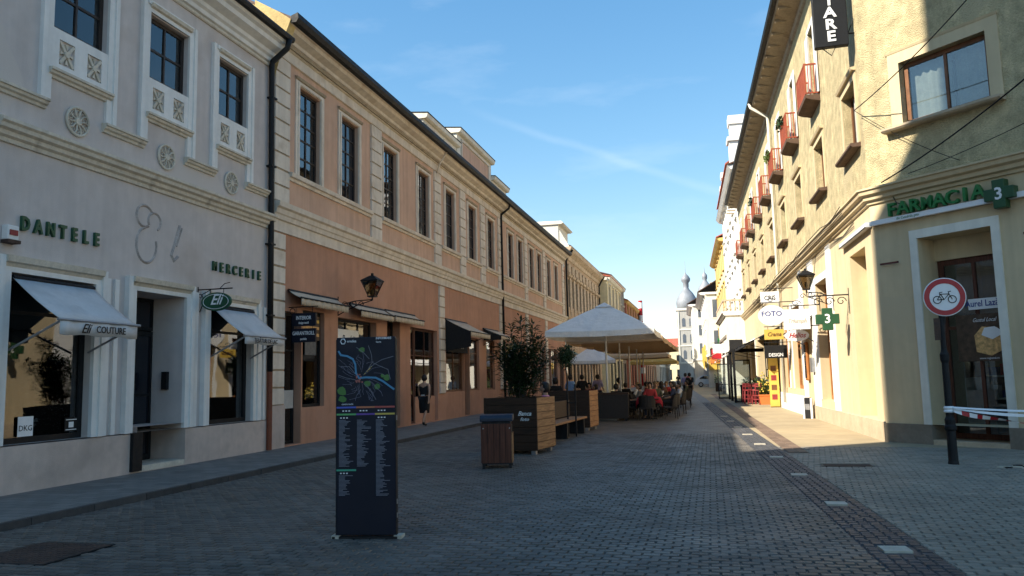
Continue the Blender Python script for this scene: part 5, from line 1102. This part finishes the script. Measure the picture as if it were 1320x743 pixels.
# ------------------------------------------------------------------ cafe terrace
def parasol(label, loc, rz, w, zt, ze, m, group=None):
    t = thing('cafe_parasol', label, 'parasol', loc, rz, group); h = w/2
    MB().tube([(0,0,-.01),(0,0,zt-.05)], .038, 10).build('pole', K['polewhite'], t, smooth=True); MB().box(-.35,.35,-.35,.35,-.01,.08).build('base', K['steel'], t)
    n = 8; v = []; fs = []; ring = [(1.0,0),(.66,.36),(.33,.71),(.12,.90)]
    per = []
    for s_ in range(4):
        for k in range(n):
            u = -1+2*k/n; c, si = math.cos(R(90*s_)), math.sin(R(90*s_)); per.append(((u*c+1*si), (u*si-1*c), abs(u)))
    for fr, q in ring:
        for x, y, u in per: v.append((x*h*fr, y*h*fr, ze+(zt-ze)*q-.10*(1-u*u)*fr*(1-fr*.55)))
    N = len(per)
    for i in range(len(ring)-1):
        for k in range(N): fs.append((i*N+k, i*N+(k+1) % N, (i+1)*N+(k+1) % N, (i+1)*N+k))
    o = MB().add(v, fs).build('canopy', K[m], t); s2 = o.modifiers.new('thick', 'SOLIDIFY'); s2.thickness = .008
    v = []
    for x, y, u in per: v += [(x*h, y*h, ze-.10*(1-u*u)*.45), (x*h*1.005, y*h*1.005, ze-.10*(1-u*u)*.45-.2)]
    o = MB().add(v, [(2*k, 2*k+1, 2*((k+1) % N)+1, 2*((k+1) % N)) for k in range(N)]).build('valance', K[m], t); s2 = o.modifiers.new('thick', 'SOLIDIFY'); s2.thickness = .006
    c = h*.17; zc = ze+(zt-ze)*.9
    MB().add([(-c,-c,zc-.01),(c,-c,zc-.01),(c,c,zc-.01),(-c,c,zc-.01),(0,0,zt+.08)], [(0,1,4),(1,2,4),(2,3,4),(3,0,4)]).build('vent_cap', K[m], t)
    for s_ in range(8):
        a_ = R(45*s_); rr = h*(1.41 if s_ % 2 else 1)*.97; x, y = math.sin(a_)*rr, math.cos(a_)*rr
        MB().tube([(0,0,zt-.12),(x,y,ze-.02)], .012, 5).build('rib', K['polewhite'], t)
        MB().tube([(0,0,ze-.1),(x*.5,y*.5,ze+(zt-ze)*.45-.02)], .010, 5).build('strut', K['polewhite'], t)
    return t
parasol('large white square parasol at the head of the cafe terrace', (-3.8, 29.9, 0), R(0), 3.9, 4.35, 3.28, 'canopy')
for i, y in enumerate((34.0, 38.1, 42.2, 46.3)):
    parasol(('first', 'second', 'third', 'fourth')[i]+' sand coloured parasol behind the white one in the terrace row', (-3.75, y, 0), R(0), 3.9, 4.25, 3.2, 'canopy2' , 'sand coloured parasols in the terrace row')
parasol('small white parasol by the left shops behind the terrace', (-7.6, 52, 0), R(10), 3.0, 3.6, 2.7, 'canopy')
parasol('yellow ochre parasol farthest along the terrace', (-4.2, 62, 0), R(0), 3.6, 3.5, 2.7, 'ochrecloth')
parasol('pale parasol between the sand parasols and the ochre one', (-4.6, 54, 0), R(0), 4.0, 4.0, 3.0, 'canopy2')

def chair_proto():
    t = thing('terrace_chair', 'dark wicker armchair at the table with the red blanket', 'chair', (0,0,0), 0, 'wicker armchairs of the terrace')
    MB().box(-.27,.27,-.26,.26,.38,.45).build('seat', K['wicker'], t, bev=.02)
    b = MB(); a_ = []
    for i in range(9):
        th = R(-80+20*i); x, y = .29*math.sin(th), .27*math.cos(th)*.9; a_ += [(x, y, .45), (x*1.06, y*1.12, .66 if abs(i-4) > 3 else .88)]
    b.add(a_, [(2*i, 2*i+2, 2*i+3, 2*i+1) for i in range(8)]); o = b.build('backrest', K['wicker'], t); s2 = o.modifiers.new('thick', 'SOLIDIFY'); s2.thickness = .03
    for x in (-.24, .24):
        for y in (-.22, .22): MB().tube([(x*1.08, y*1.08, -.005), (x, y, .39)], .014, 6).build('leg', K['black'], t)
        MB().tube([(x*1.15,-.26,.40),(x*1.15,-.26,.64),(x*1.15,.05,.66)], .016, 6).build('armrest', K['black'], t)
    return t
def table_proto():
    t = thing('terrace_table', 'square dark cafe table under the red blanket', 'table', (0,0,0), 0, 'square cafe tables of the terrace')
    MB().box(-.38,.38,-.38,.38,.72,.75).build('table_top', K['wicker'], t, bev=.006); MB().tube([(0,0,.02),(0,0,.72)], .035, 8).build('pedestal', K['black'], t)
    MB().box(-.28,.28,-.04,.04,-.005,.03).build('base', K['black'], t); MB().box(-.04,.04,-.28,-.041,-.005,.03).box(-.04,.04,.041,.28,-.005,.03).build('base', K['black'], t); return t
ch0 = chair_proto(); tb0 = table_proto(); ch0u = tb0u = False
for o in (ch0, tb0): KIDS[o] = list(o.children)
seats = []
tabs = [(-2.3, 30.3), (-3.5, 30.9), (-2.2, 32.2), (-2.1, 34.0), (-2.1, 35.9), (-2.1, 38.0), (-2.0, 40.4), (-2.1, 43), (-2.2, 46), (-3.7, 33.0), (-5.2, 31.5), (-5.3, 34.5), (-5.4, 37.5), (-3.7, 36.2), (-2.3, 49.5), (-2.4, 53), (-2.5, 57)]
first = True
for (x, y) in tabs:
    if first: tb0.location = (x, y, 0)
    else: copy_tree(tb0, (x, y, 0), R(rnd.uniform(-8, 8)), 'square dark cafe table along the street edge of the terrace' if x > -3 else 'square dark cafe table on the shop side of the terrace')
    for dx, dy, a_ in ((0,-.72,180),(0,.72,0),(.72,0,-90),(-.72,0,90)):
        if rnd.random() < .12 and not first: continue
        rz = R(a_+rnd.uniform(-15, 15)); l = (x+dx*rnd.uniform(.92,1.1), y+dy*rnd.uniform(.92,1.1), 0)
        if first and dx == 0 and dy < 0: ch0.location = l; ch0.rotation_euler = (0, 0, rz)
        else: copy_tree(ch0, l, rz, 'dark wicker armchair at the table with the red blanket' if first else 'dark wicker armchair at a table along the street edge of the terrace' if x > -3 else 'dark wicker armchair at a table on the shop side of the terrace')
        seats.append((l, rz))
    first = False
# terrace barrier panels and blanket
def barrier(label, loc, rz, w):
    t = thing('terrace_screen', label, 'screen', loc, rz, 'dark screens at the head of the terrace')
    MB().box(-w/2, w/2, -.2, .2, .08, .95).build('panel', K['wicker'], t, bev=.01); MB().box(-w/2-.02, w/2+.02, -.22, .22, .95, 1.02).build('rim', K['planterwood'], t)
    for x in (-w/2+.1, w/2-.1): MB().box(x-.04, x+.04, -.18, .18, -.01, .08).build('foot', K['black'], t)
barrier('dark wicker trough screen under the front edge of the white parasol', (-3.6, 29.3, 0), R(2), 1.25); barrier('dark wicker trough screen behind the ball tree planter', (-5.1, 29.6, 0), R(-3), 1.25)
bl = MB(); n = 14
vv = []
for i in range(n+1):
    for j in range(9):
        x = -.5+i/n; y = -.32+.64*j/8; e = max(0, abs(y)-.22)+max(0, abs(x)-.42); vv.append((x, y, .80-e*2.2+.012*math.sin(i*1.7+j)+.01*math.cos(j*2.3)))
bl.add(vv, [(i*9+j, (i+1)*9+j, (i+1)*9+j+1, i*9+j+1) for i in range(n) for j in range(8)])
o = bl.build('red_blanket', K['redcloth'], None, (-2.3, 30.3, 0), R(5), smooth=True); tag(o, 'red blanket folded over the first terrace table', 'blanket'); s2 = o.modifiers.new('thick', 'SOLIDIFY'); s2.thickness = .02
o2 = thing('menu_stand', 'small white drink glass holder on the first terrace table', 'holder', (-2.0, 34.0, .748)); MB().lathe([(.05,0),(.05,.02),(.012,.03),(.012,.1),(.05,.12),(.06,.22)], n=10).build('stem', K['signwhite'], o2)

# ------------------------------------------------------------------ people
def skin_part(name, parent, verts, edges, rad, m, root=0, sub=1):
    me = bpy.data.meshes.new(name); me.from_pydata(verts, edges, []); me.materials.append(m)
    o = put(name, me, parent); md = o.modifiers.new('skin', 'SKIN'); md.use_smooth_shade = True
    sv = me.skin_vertices[0].data
    for i, r_ in enumerate(rad): sv[i].radius = (r_, r_) if not isinstance(r_, tuple) else r_
    sv[root].use_root = True
    s2 = o.modifiers.new('smooth', 'SUBSURF'); s2.levels = sub; s2.render_levels = sub; return o
def person(label, loc, rz, pose, top, bottom, hair=None, h=1.0, sleeves=True, skirt=False, group=None, bag=False, shoes=None, hairlong=False, armpose=0):
    t = thing('person', label, 'person', loc, rz, group); t.scale = (h, h, h)
    J = {}
    sit = pose == 'sit'; base = .52 if sit else .95; dz = base-.95
    ly = .04 if sit else 0
    J['pel'] = (0, .02, .95+dz); J['wai'] = (0, .02+ly*.3, 1.09+dz); J['che'] = (0, .0+ly, 1.29+dz); J['nb'] = (0, .01+ly, 1.44+dz); J['nk'] = (0, -.0+ly, 1.51+dz); J['hd'] = (0, -.02+ly, 1.59+dz); J['ht'] = (0, -.015+ly, 1.67+dz)
    for s_, k in ((1, 'l'), (-1, 'r')):
        J['sh'+k] = (.165*s_, .01+ly, 1.405+dz)
        if sit: J['el'+k] = (.23*s_, -.06, 1.14+dz); J['wr'+k] = (.17*s_, -.28, 1.10+dz+armpose*.2); J['ha'+k] = (.14*s_, -.36, 1.11+dz+armpose*.25)
        elif pose == 'walk': J['el'+k] = (.225*s_, .05-.1*s_, 1.14); J['wr'+k] = (.24*s_, .02-.22*s_, .92); J['ha'+k] = (.235*s_, -.0-.26*s_, .83)
        else: J['el'+k] = (.23*s_, .04, 1.14); J['wr'+k] = (.22*s_, -.14-armpose*.1, 1.0+armpose*.12); J['ha'+k] = (.20*s_, -.22-armpose*.1, .98+armpose*.15)
        J['hp'+k] = (.085*s_, .02, .92+dz)
        if sit: J['kn'+k] = (.11*s_, -.40, .50); J['an'+k] = (.11*s_, -.37, .09); J['to'+k] = (.12*s_, -.52, .045)
        elif pose == 'walk': J['kn'+k] = (.08*s_, -.06-.16*s_, .51); J['an'+k] = ((.07*s_, -.22, .09) if s_ > 0 else (.07*s_, .34, .20)); J['to'+k] = ((.08*s_, -.36, .045) if s_ > 0 else (.08*s_, .27, .07))
        else: J['kn'+k] = (.10*s_, -.01, .5); J['an'+k] = (.105*s_, .03, .09); J['to'+k] = (.12*s_, -.11, .045)
    RAD = dict(pel=(.14,.10), wai=(.12,.085), che=(.145,.10), nb=.07, nk=.048, hd=(.075,.095), ht=(.055,.07), sh=.058, el=.038, wr=.028, ha=.034, hp=.085, kn=.052, an=.036, to=.034)
    def r_(k): return RAD[k if k in RAD else k[:2]]
    keys = list(J); E_ = [('pel','wai'),('wai','che'),('che','nb'),('nb','nk'),('nk','hd'),('hd','ht')]
    for k in 'lr': E_ += [('che','sh'+k),('sh'+k,'el'+k),('el'+k,'wr'+k),('wr'+k,'ha'+k),('pel','hp'+k),('hp'+k,'kn'+k),('kn'+k,'an'+k),('an'+k,'to'+k)]
    V = [J[k] for k in keys]; ed = [(keys.index(a_), keys.index(b_)) for a_, b_ in E_]; rad = [r_(k) for k in keys]
    hd = J['hd']; V.append((hd[0], hd[1]-.105, hd[2]-.01)); rad.append(.014); ed.append((keys.index('hd'), len(V)-1))
    for k, s_ in (('l', 1), ('r', -1)):       # fingers and thumb
        a_ = Vector(J['ha'+k]); d = (a_-Vector(J['wr'+k])).normalized(); sd = d.orthogonal().normalized(); 
        for q in range(4):
            e = a_+d*(.075-.008*abs(q-1.3))+sd*(.018*(q-1.5)); V.append(tuple(e)); rad.append(.009); ed.append((keys.index('ha'+k), len(V)-1))
        V.append(tuple(a_+d*.02+sd*.055)); rad.append(.010); ed.append((keys.index('ha'+k), len(V)-1))
    skin_part('body', t, V, ed, rad, K['skin'], keys.index('pel'))
    def garment(nm, ks, es, m, grow, over={}):
        skin_part(nm, t, [over.get(k, J.get(k)) for k in ks], [(ks.index(a_), ks.index(b_)) for a_, b_ in es], [tuple(q+grow for q in (r_(k) if isinstance(r_(k), tuple) else (r_(k), r_(k)))) for k in ks], m)
    tk = ['pel','wai','che','nb','shl','shr']; te = [('pel','wai'),('wai','che'),('che','nb'),('che','shl'),('che','shr')]
    if sleeves: tk += ['ell','elr']; te += [('shl','ell'),('shr','elr')]
    garment('top', tk, te, top, .016)
    garment('trousers', ['pel','hpl','hpr','knl','knr']+([] if skirt else ['anl','anr']), [('pel','hpl'),('pel','hpr'),('hpl','knl'),('hpr','knr')]+([] if skirt else [('knl','anl'),('knr','anr')]), bottom, .02 if not skirt else .03)
    if skirt and not sit:
        a_ = J['pel']; z0 = .46; prs = [(.165,.99),(.19,.85),(.185,.65),(.165,z0)]
        MB().lathe([(q[0], q[1]) for q in prs], (0, .02, 0), 16, sx=1, sy=.85).build('skirt', bottom, t, smooth=True)
    sm2 = shoes or K['black']
    for k in 'lr':
        a_, b_ = Vector(J['an'+k]), Vector(J['to'+k]); skin_part('shoe', t, [tuple(a_+Vector((0,.02,-.02))), tuple(a_.lerp(b_, .5)+Vector((0,0,-.005))), tuple(b_)], [(0,1),(1,2)], [.046,.046,.04], sm2)
    hm = hair or K['hair']; b = MB(); c = Vector(J['hd'])+Vector((0, .022, .03)); b.ball(c, .112, 10, (.88, 1.0, 1.08))
    if hairlong: b.ball(c+Vector((0,.06,-.12)), .10, 8, (.9,.6,1.3))
    o = b.build('hair', hm, t, smooth=True)
    # carve the face side back so that skin shows in front
    for v_ in o.data.vertices:
        if v_.co.y < c.y-.03 and v_.co.z < c.z+.055: v_.co.y = c.y-.03
    for s_ in (-1, 1): MB().ball((c.x+s_*.088, c.y-.02, c.z-.035), .024, 6, (.5,.8,1.2)).build('ear', K['skin'], t); MB().ball((c.x+s_*.032, c.y-.117, c.z-.02), .011, 5).build('eye', K['black'], t)
    MB().box(c.x-.024, c.x+.024, c.y-.122, c.y-.11, c.z-.088, c.z-.078).build('mouth', K['redwood'], t)
    if bag: MB().box(-.05,.07,.125,.135,1.035,1.06).build('waist_label', K['signwhite'], t)
    return t
blk = cloth('black_cotton', (.010,.010,.011)); blue = cloth('light_blue_shirt', (.22,.34,.55)); pink = cloth('pink_top', (.72,.25,.42)); purple = cloth('lilac_shirt', (.30,.26,.42)); wht = cloth('white_shirt', (.62,.60,.58)); jean = cloth('dark_denim', (.03,.04,.07)); redt = cloth('red_top', (.38,.04,.04)); grey = cloth('grey_top', (.12,.12,.12)); olive = cloth('olive_top', (.10,.10,.06)); blond = mat('fair_hair', (.25,.16,.08), .6, .2, 20)
person('woman in a black sleeveless top and black skirt walking away along the left pavement', (-9.3, 25.0, .088), R(180), 'walk', blk, blk, sleeves=False, skirt=True, bag=True)
person('person with dark hair in a pink top sitting on the bench behind the planter', (-3.95, 18.8, 0), R(-85), 'sit', pink, jean, h=1.16)
person('person in a light blue shirt standing beside the ball tree planter', (-5.55, 31.9, 0), R(150), 'stand', blue, jean, armpose=1)
person('person in black sitting to the left of the light blue shirt', (-6.1, 31.6, .0), R(170), 'sit', blk, jean, h=1.25)
person('person in a lilac shirt standing behind the terrace screens', (-4.95, 35.6, 0), R(170), 'stand', purple, jean)
person('person in a white shirt standing in front of the left shop window', (-8.6, 35.8, .085), R(200), 'stand', wht, jean, h=1.0)
person('person in a dark jacket standing between the blue and lilac shirts', (-5.35, 33.6, 0), R(190), 'stand', blk, blk)
person('person in white bending over a table behind the parasol poles', (-4.15, 37.5, 0), R(90), 'sit', wht, jean, h=1.2)
who = [('red top', redt), ('black top', blk), ('grey top', grey), ('olive jacket', olive), ('dark blue top', jean), ('white top', wht), ('brown top', cloth('brown_top', (.13,.06,.035))), ('maroon top', cloth('maroon_top', (.16,.03,.04)))]
k = 0
for i, (l, rz) in enumerate(seats):
    if i in (1, 4, 6, 9, 10, 13, 15, 18, 20, 24, 26, 29, 31, 34, 38, 41, 45, 48) and k < 18:
        nm, m = who[k % len(who)]
        row = min(range(len(tabs)), key=lambda q: (tabs[q][0]-l[0])**2+(tabs[q][1]-l[1])**2)
        person('terrace guest in a %s seated at %s' % (nm, 'the street edge tables' if l[0] > -3 else 'the shop side tables'), (l[0], l[1], 0), rz, 'sit', m, rnd.choice((jean, blk)), hair=blond if k % 5 == 3 else None, h=rnd.uniform(1.0, 1.06), group='terrace guests in a '+nm, hairlong=k % 3 == 0); k += 1
person('waiter in a lilac shirt standing at the street side of the terrace', (-1.5, 49.5, 0), R(160), 'stand', purple, blk)
person('person in black walking along the street edge of the terrace', (-1.2, 47, 0), R(170), 'walk', blk, blk)
person('person in a red top standing by the far yellow banners', (-2.6, 98, 0), R(0), 'stand', redt, jean); person('person in dark clothes walking at the far end of the street', (-3.6, 92, 0), R(180), 'walk', blk, jean)

# ------------------------------------------------------------------ pharmacy corner: no-cycling sign, tape, rubble
sp = thing('road_sign', 'round no cycling road sign on a dark cast iron post', 'sign', (3.93, 15.03, 0), R(-6))
MB().lathe([(.085,-.01),(.085,.02),(.078,.05),(.072,.55),(.095,.58),(.095,.63),(.08,.66),(.085,.74),(.06,.8),(.055,1.7),(.07,1.75),(.075,1.85),(.055,1.9),(.045,1.95),(.04,2.55)], n=16).build('post', K['black'], sp, smooth=False)
MB().tube([(0,0,1.9),(.02,.0,2.3),(.05,-.01,2.6),(.06,-.02,3.1)], .03, 8).build('upper_post', K['black'], sp)
c = (.07, -.05, 2.84)
MB().lathe([(.01,-.012),(.33,-.012),(.335,0),(.33,.012),(.01,.012)], c, 40, axis='y').build('disc', K['signwhite'], sp)
rg = MB(); n = 48
for (r0, r1, y) in ((.235,.318,-.0175),):
    vv = [];
    for i in range(n):
        t_ = 2*math.pi*i/n
        for r_, yy in ((r0, y), (r1, y), (r1, y+.004), (r0, y+.004)): vv.append((c[0]+r_*math.cos(t_), c[1]+yy, c[2]+r_*math.sin(t_)))
    for i in range(n):
        j = (i+1) % n
        for q in range(4): rg.add([], []) if False else None
        rg.f.extend([(4*i+q, 4*j+q, 4*j+(q+1) % 4, 4*i+(q+1) % 4) for q in range(4)]); rg.mi.extend([0]*4)
    rg.v.extend(vv)
rg.build('red_ring', K['signred'], sp)
bk = MB(); Y_ = c[1]-.017
def B(*p): return [(c[0]+x, Y_, c[2]+z) for x, z in p]
for wxx in (-.115, .115): bk.tube([(c[0]+wxx+.062*math.cos(R(20*i)), Y_, c[2]-.045+.062*math.sin(R(20*i))) for i in range(18)], .007, 4, closed=True)
for p in (((-.115,-.045),(-.06,.05),(.07,.05),(.115,-.045)), ((-.06,.05),(-.01,-.045),(.07,.05)), ((-.115,-.045),(-.01,-.045)), ((-.07,.03),(-.075,.08),(-.03,.085)), ((.07,.05),(.06,.09),(.1,.095)), ((-.01,-.045),(-.06,.05))): bk.tube(B(*p), .007, 4)
bk.build('bicycle_symbol', K['black'], sp)
MB().box(-.12,.04,-.03,.03,2.1,2.48).build('junction_plate', K['rust'], sp)
tp = thing('barrier_tape', 'red and white barrier tape stretched from the sign post', 'tape', (3.93, 15.03, 0))
def tape(p0, p1, sag, tw, w, phase, nm, mono=False, wob=.0):
    b = MB(); n = 64; P0, P1 = Vector(p0), Vector(p1); L = (P1-P0).length
    for i in range(n):
        q = []
        for u in (i/n, (i+1)/n):
            p = P0.lerp(P1, u); p.z -= sag*4*u*(1-u)+wob*math.sin(u*17); th = phase+tw*u; v_ = Vector((0, math.cos(th), math.sin(th)))*w/2; q += [p-v_, p+v_]
        b.add([q[0], q[2], q[3], q[1]], [(0,1,2,3)], 0 if mono else (int(i*L/n/.11) % 2))
    return b.build(nm, [K['signwhite'], K['signred']], tp)
tape((.05,-.09,.95), (2.6,.1,.86), .04, .6, .035, .9, 'upper_strand', True); tape((.05,-.09,.90), (2.6,.1,.74), .16, 5.5, .075, 1.1, 'lower_strand', wob=.012); tape((.05,-.09,.93), (2.6,.1,.82), .09, 3, .05, .4, 'middle_strand', True)
MB().lathe([(.075,.0),(.09,.02),(.075,.05),(.088,.08),(.07,.11)], (0,0,.86), 12).build('knot', K['signwhite'], tp)
tp2 = thing('barrier_post', 'short dark post holding the far end of the barrier tape', 'post', (6.55, 15.13, 0)); MB().lathe([(.08,-.01),(.07,.1),(.06,.9),(.07,.95),(.03,1.0)], n=12).build('shaft', K['black'], tp2)
cr = thing('paving_crack', 'broken pale patch of paving in front of the pharmacy door', 'paving patch', (4.9, 14.6, 0))
for q in range(26):
    x, y = rnd.uniform(-.6,1.3), rnd.gauss(0,.1)-.06; r_ = rnd.uniform(.02,.07); MB().flat([(x+r_*rnd.uniform(.6,1.4)*math.cos(R(60*i)), y+r_*rnd.uniform(.4,1)*math.sin(R(60*i))) for i in range(6)], -.01, rnd.uniform(.008,.02)).build('chip', K['marker'] if q % 3 else K['black'], cr)

# ------------------------------------------------------------------ right pavement furniture
bo = thing('ash_bin', 'slim black and white upright ash bin against the right facade', 'bin', (wx(29.5)-.25, 29.5, 0), R(-20))
MB().box(-.1,.1,-.1,.1,-.01,.72).build('body', K['black'], bo, bev=.02); MB().box(-.16,-.1,-.1,.1,-.005,.7).box(.1,.16,-.1,.1,-.005,.7).build('side_panel', K['signwhite'], bo); MB().box(-.08,.08,-.11,-.1,.3,.5).build('emblem', K['steel'], bo)
def flowerbox(label, loc, rz, w, d, h, m, lm, n=260, hh=.55, fl=None):
    t = thing('flower_box', label, 'planter', loc, rz); MB().box(-w/2,w/2,-d/2,d/2,-.01,h).build('box', K[m], t, bev=.015); MB().box(-w/2-.02,w/2+.02,-d/2-.02,d/2+.02,h-.06,h+.01).build('rim', K[m], t)
    f = MB()
    for q in range(n):
        p = Vector((rnd.uniform(-w/2,w/2)*1.1, rnd.uniform(-d/2,d/2)*1.1, h+abs(rnd.gauss(0,.5))*hh)); leaf_mesh(f, p, rv()+Vector((0,0,.8)), rnd.uniform(.1,.2), rnd.uniform(.025,.05), Vector((0,0,1)))
    f.build('foliage', K[lm], t)
    if fl:
        f = MB()
        for q in range(60):
            p = Vector((rnd.uniform(-w/2,w/2), rnd.uniform(-d/2,d/2), h+.15+abs(rnd.gauss(0,.5))*hh)); f.ball(p, .04, 4)
        f.build('blossom', K[fl], t)
    return t
flowerbox('orange flower box with pale foliage standing by the cafe', (2.72, 43.0, 0), 0, .7, .5, .5, 'orange', 'leaf3', 300, .7, 'flower')
flowerbox('wide green hedge box beyond the cafe terrace', (1.1, 78, 0), 0, 1.4, 2.4, .8, 'planterwood', 'leaf3', 500, .9); flowerbox('flower box with mixed plants by the white bay', (1.55, 68, 0), 0, 1.2, .8, .6, 'greybrown', 'leaf3', 300, .9, 'flower')
def stool(loc, rz, label):
    t = thing('bar_stool', label, 'stool', loc, rz, 'red bar stools of the right hand cafe')
    MB().box(-.18,.18,-.18,.18,.7,.75).build('seat', K['redwood'], t, bev=.01)
    for x in (-1, 1):
        for y in (-1, 1): MB().tube([(x*.2,y*.2,-.005),(x*.15,y*.15,.7 if y < 0 else 1.1)], .02, 6).build('leg', K['redwood'], t)
    for z in (.25, .45): MB().box(-.17,.17,-.19,-.16,z,z+.03).box(-.17,.17,.16,.19,z,z+.03).build('rung', K['redwood'], t)
    for z in (.9, 1.02): MB().box(-.15,.15,.14,.17,z,z+.07).build('back_rail', K['redwood'], t)
for i, (x, y, a_) in enumerate(((1.95,43.6,20),(2.3,43.0,-30),(1.85,44.6,10),(2.2,45.0,160))): stool((x, y, 0), R(a_), ('red wooden bar stool between high table and street', 'red wooden bar stool beside the orange flower box', 'red wooden bar stool on the far street side of the high table', 'red wooden bar stool behind the high table by the wall')[i])
ht = thing('high_table', 'dark high table among the red bar stools', 'table', (2.08, 44.1, 0)); MB().box(-.35,.35,-.35,.35,1.06,1.1).build('table_top', K['black'], ht); MB().tube([(0,0,0),(0,0,1.06)], .04, 8).build('pedestal', K['black'], ht); MB().lathe([(.28,-.005),(.28,.02),(.05,.05)], n=16).build('base', K['black'], ht)
def frame_screen(label, loc, rz, w, h):
    t = thing('glazed_screen', label, 'screen', loc, rz); window(t, -w/2, w/2, 0, h, 1, 2, 'black', 'pane', -.03, .07, name='frame', rowsplit=[0,.4,1]); MB().box(-w/2,w/2,-.2,.2,-.01,.04).build('foot', K['black'], t)
frame_screen('black framed glass wind screen at the near end of the cafe', (1.75, 46.9, 0), 0, .9, 2.4); frame_screen('black framed glass wind screen at the far end of the cafe', (1.0, 54.5, 0), 0, 1.1, 2.3)
cpst = thing('cafe_pavilion', 'black posts and valance of the right hand cafe pavilion', 'pavilion', (0, 0, 0))
for x, y in ((1.3,46.2),(1.12,52.5),(1.2,49.4)): MB().box(x-.07,x+.07,y-.07,y+.07,-.01,3.0).build('post', K['black'], cpst)
MB().box(1.14,1.26,46.2,52.5,2.85,3.0).build('beam', K['black'], cpst); MB().box(1.3,2.95,46.14,46.24,2.8,3.0).build('beam', K['black'], cpst)
MB().box(1.6,2.9,46.5,46.6,.0,1.0).build('counter', K['black'], cpst)
yb = thing('banner_stand', 'upright yellow banner stand with dark pictures beside the cafe', 'banner', (wx(39.5)-.3, 39.5, 0), R(-6)); MB().box(-.22,.22,-.03,.03,.02,2.3).build('banner', K['signyellow'], yb); MB().box(-.2,.2,-.2,.2,-.005,.03).build('base', K['black'], yb)
for i in range(4): MB().box(-.12,.12,-.036,-.03,.35+i*.45,.6+i*.45).build('picture', K['brownframe'] if i % 2 else K['redwood'], yb)
for i, (x, y) in enumerate(((2.3,47.6),(2.6,48.8),(2.1,51),(2.75,44.6))):
    cb = thing('potted_plant', ('bushy potted plant against the cafe front', 'tall potted plant inside the cafe pavilion', 'round potted plant deep in the cafe pavilion', 'potted plant between stools and cafe wall')[i], 'plant', (x, y, 0)); MB().lathe([(.16,-.005),(.22,.35),(.24,.4)], n=14).build('pot', K['brick'], cb); f = MB()
    for q in range(350):
        d = rv().normalized(); leaf_mesh(f, Vector((0,0,.9))+d*Vector((.4,.4,.6)).length*.45*rnd.random()**.5, d+rv()*.4, rnd.uniform(.1,.18), rnd.uniform(.02,.035), Vector((0,0,1)))
    f.build('foliage', K['leaf'], cb)

# parked hatchback far down the street
car = thing('parked_car', 'white hatchback parked across the far end of the street', 'car', (-.1, 108, 0), R(180))
prof = [(-1.95,.35),(-2.0,.7),(-1.85,.95),(-1.0,1.05),(-.35,1.48),(.9,1.52),(1.6,1.2),(1.9,1.0),(1.95,.35)]
MB().poly(prof, -.8, .8).build('body', K['carwhite'], car, bev=.08)
MB().poly([(-.85,1.05),(-.3,1.42),(.2,1.44),(.2,1.05)], -.815, .815).build('side_window', K['paneup'], car); MB().poly([(.26,1.05),(.26,1.44),(.85,1.44),(1.35,1.15),(1.3,1.05)], -.815, .815).build('side_window', K['paneup'], car)
for x in (-1.25, 1.2):
    for y in (-.82, .64):
        w_ = MB().lathe([(.31,0),(.33,.04),(.33,.14),(.31,.18)], (x, y, .32), 20, axis='y').build('wheel', K['tyre'], car); MB().lathe([(.2,-.01),(.2,.19)], (x, y, .32), 14, axis='y').build('rim', K['steel'], w_)
MB().box(-1.99,-1.9,-.7,-.4,.68,.82).build('headlight', K['signwhite'], car); MB().box(-1.99,-1.9,.4,.7,.68,.82).build('headlight', K['signwhite'], car)

# overhead cables at the right corner
def cable(label, p0, p1, sag, r_=.012):
    P0, P1 = Vector(p0), Vector(p1); pts = []
    for i in range(25):
        u = i/24; p = P0.lerp(P1, u); p.z -= sag*4*u*(1-u); pts.append(p-P0)
    o = MB().tube(pts, r_, 5).build('overhead_cable', K['black'], None, P0, smooth=True); tag(o, label, 'cable')
cable('thin overhead cable rising from the corner past the bay window', (3.62, 19.55, 7.75), (5.9, 13.0, 9.3), .25); cable('sagging overhead cable coming off the floor band above the pharmacy', (4.0, 19.1, 5.86), (6.9, 13.2, 7.7), .22, .016)
cable('short loose cable hanging diagonally over the yellow stucco', (3.62, 19.55, 7.75), (5.3, 17.93, 5.95), .1, .008); cable('low cable running to the right above the floor band', (4.5, 18.8, 5.95), (7.4, 15.4, 6.8), .12, .009)
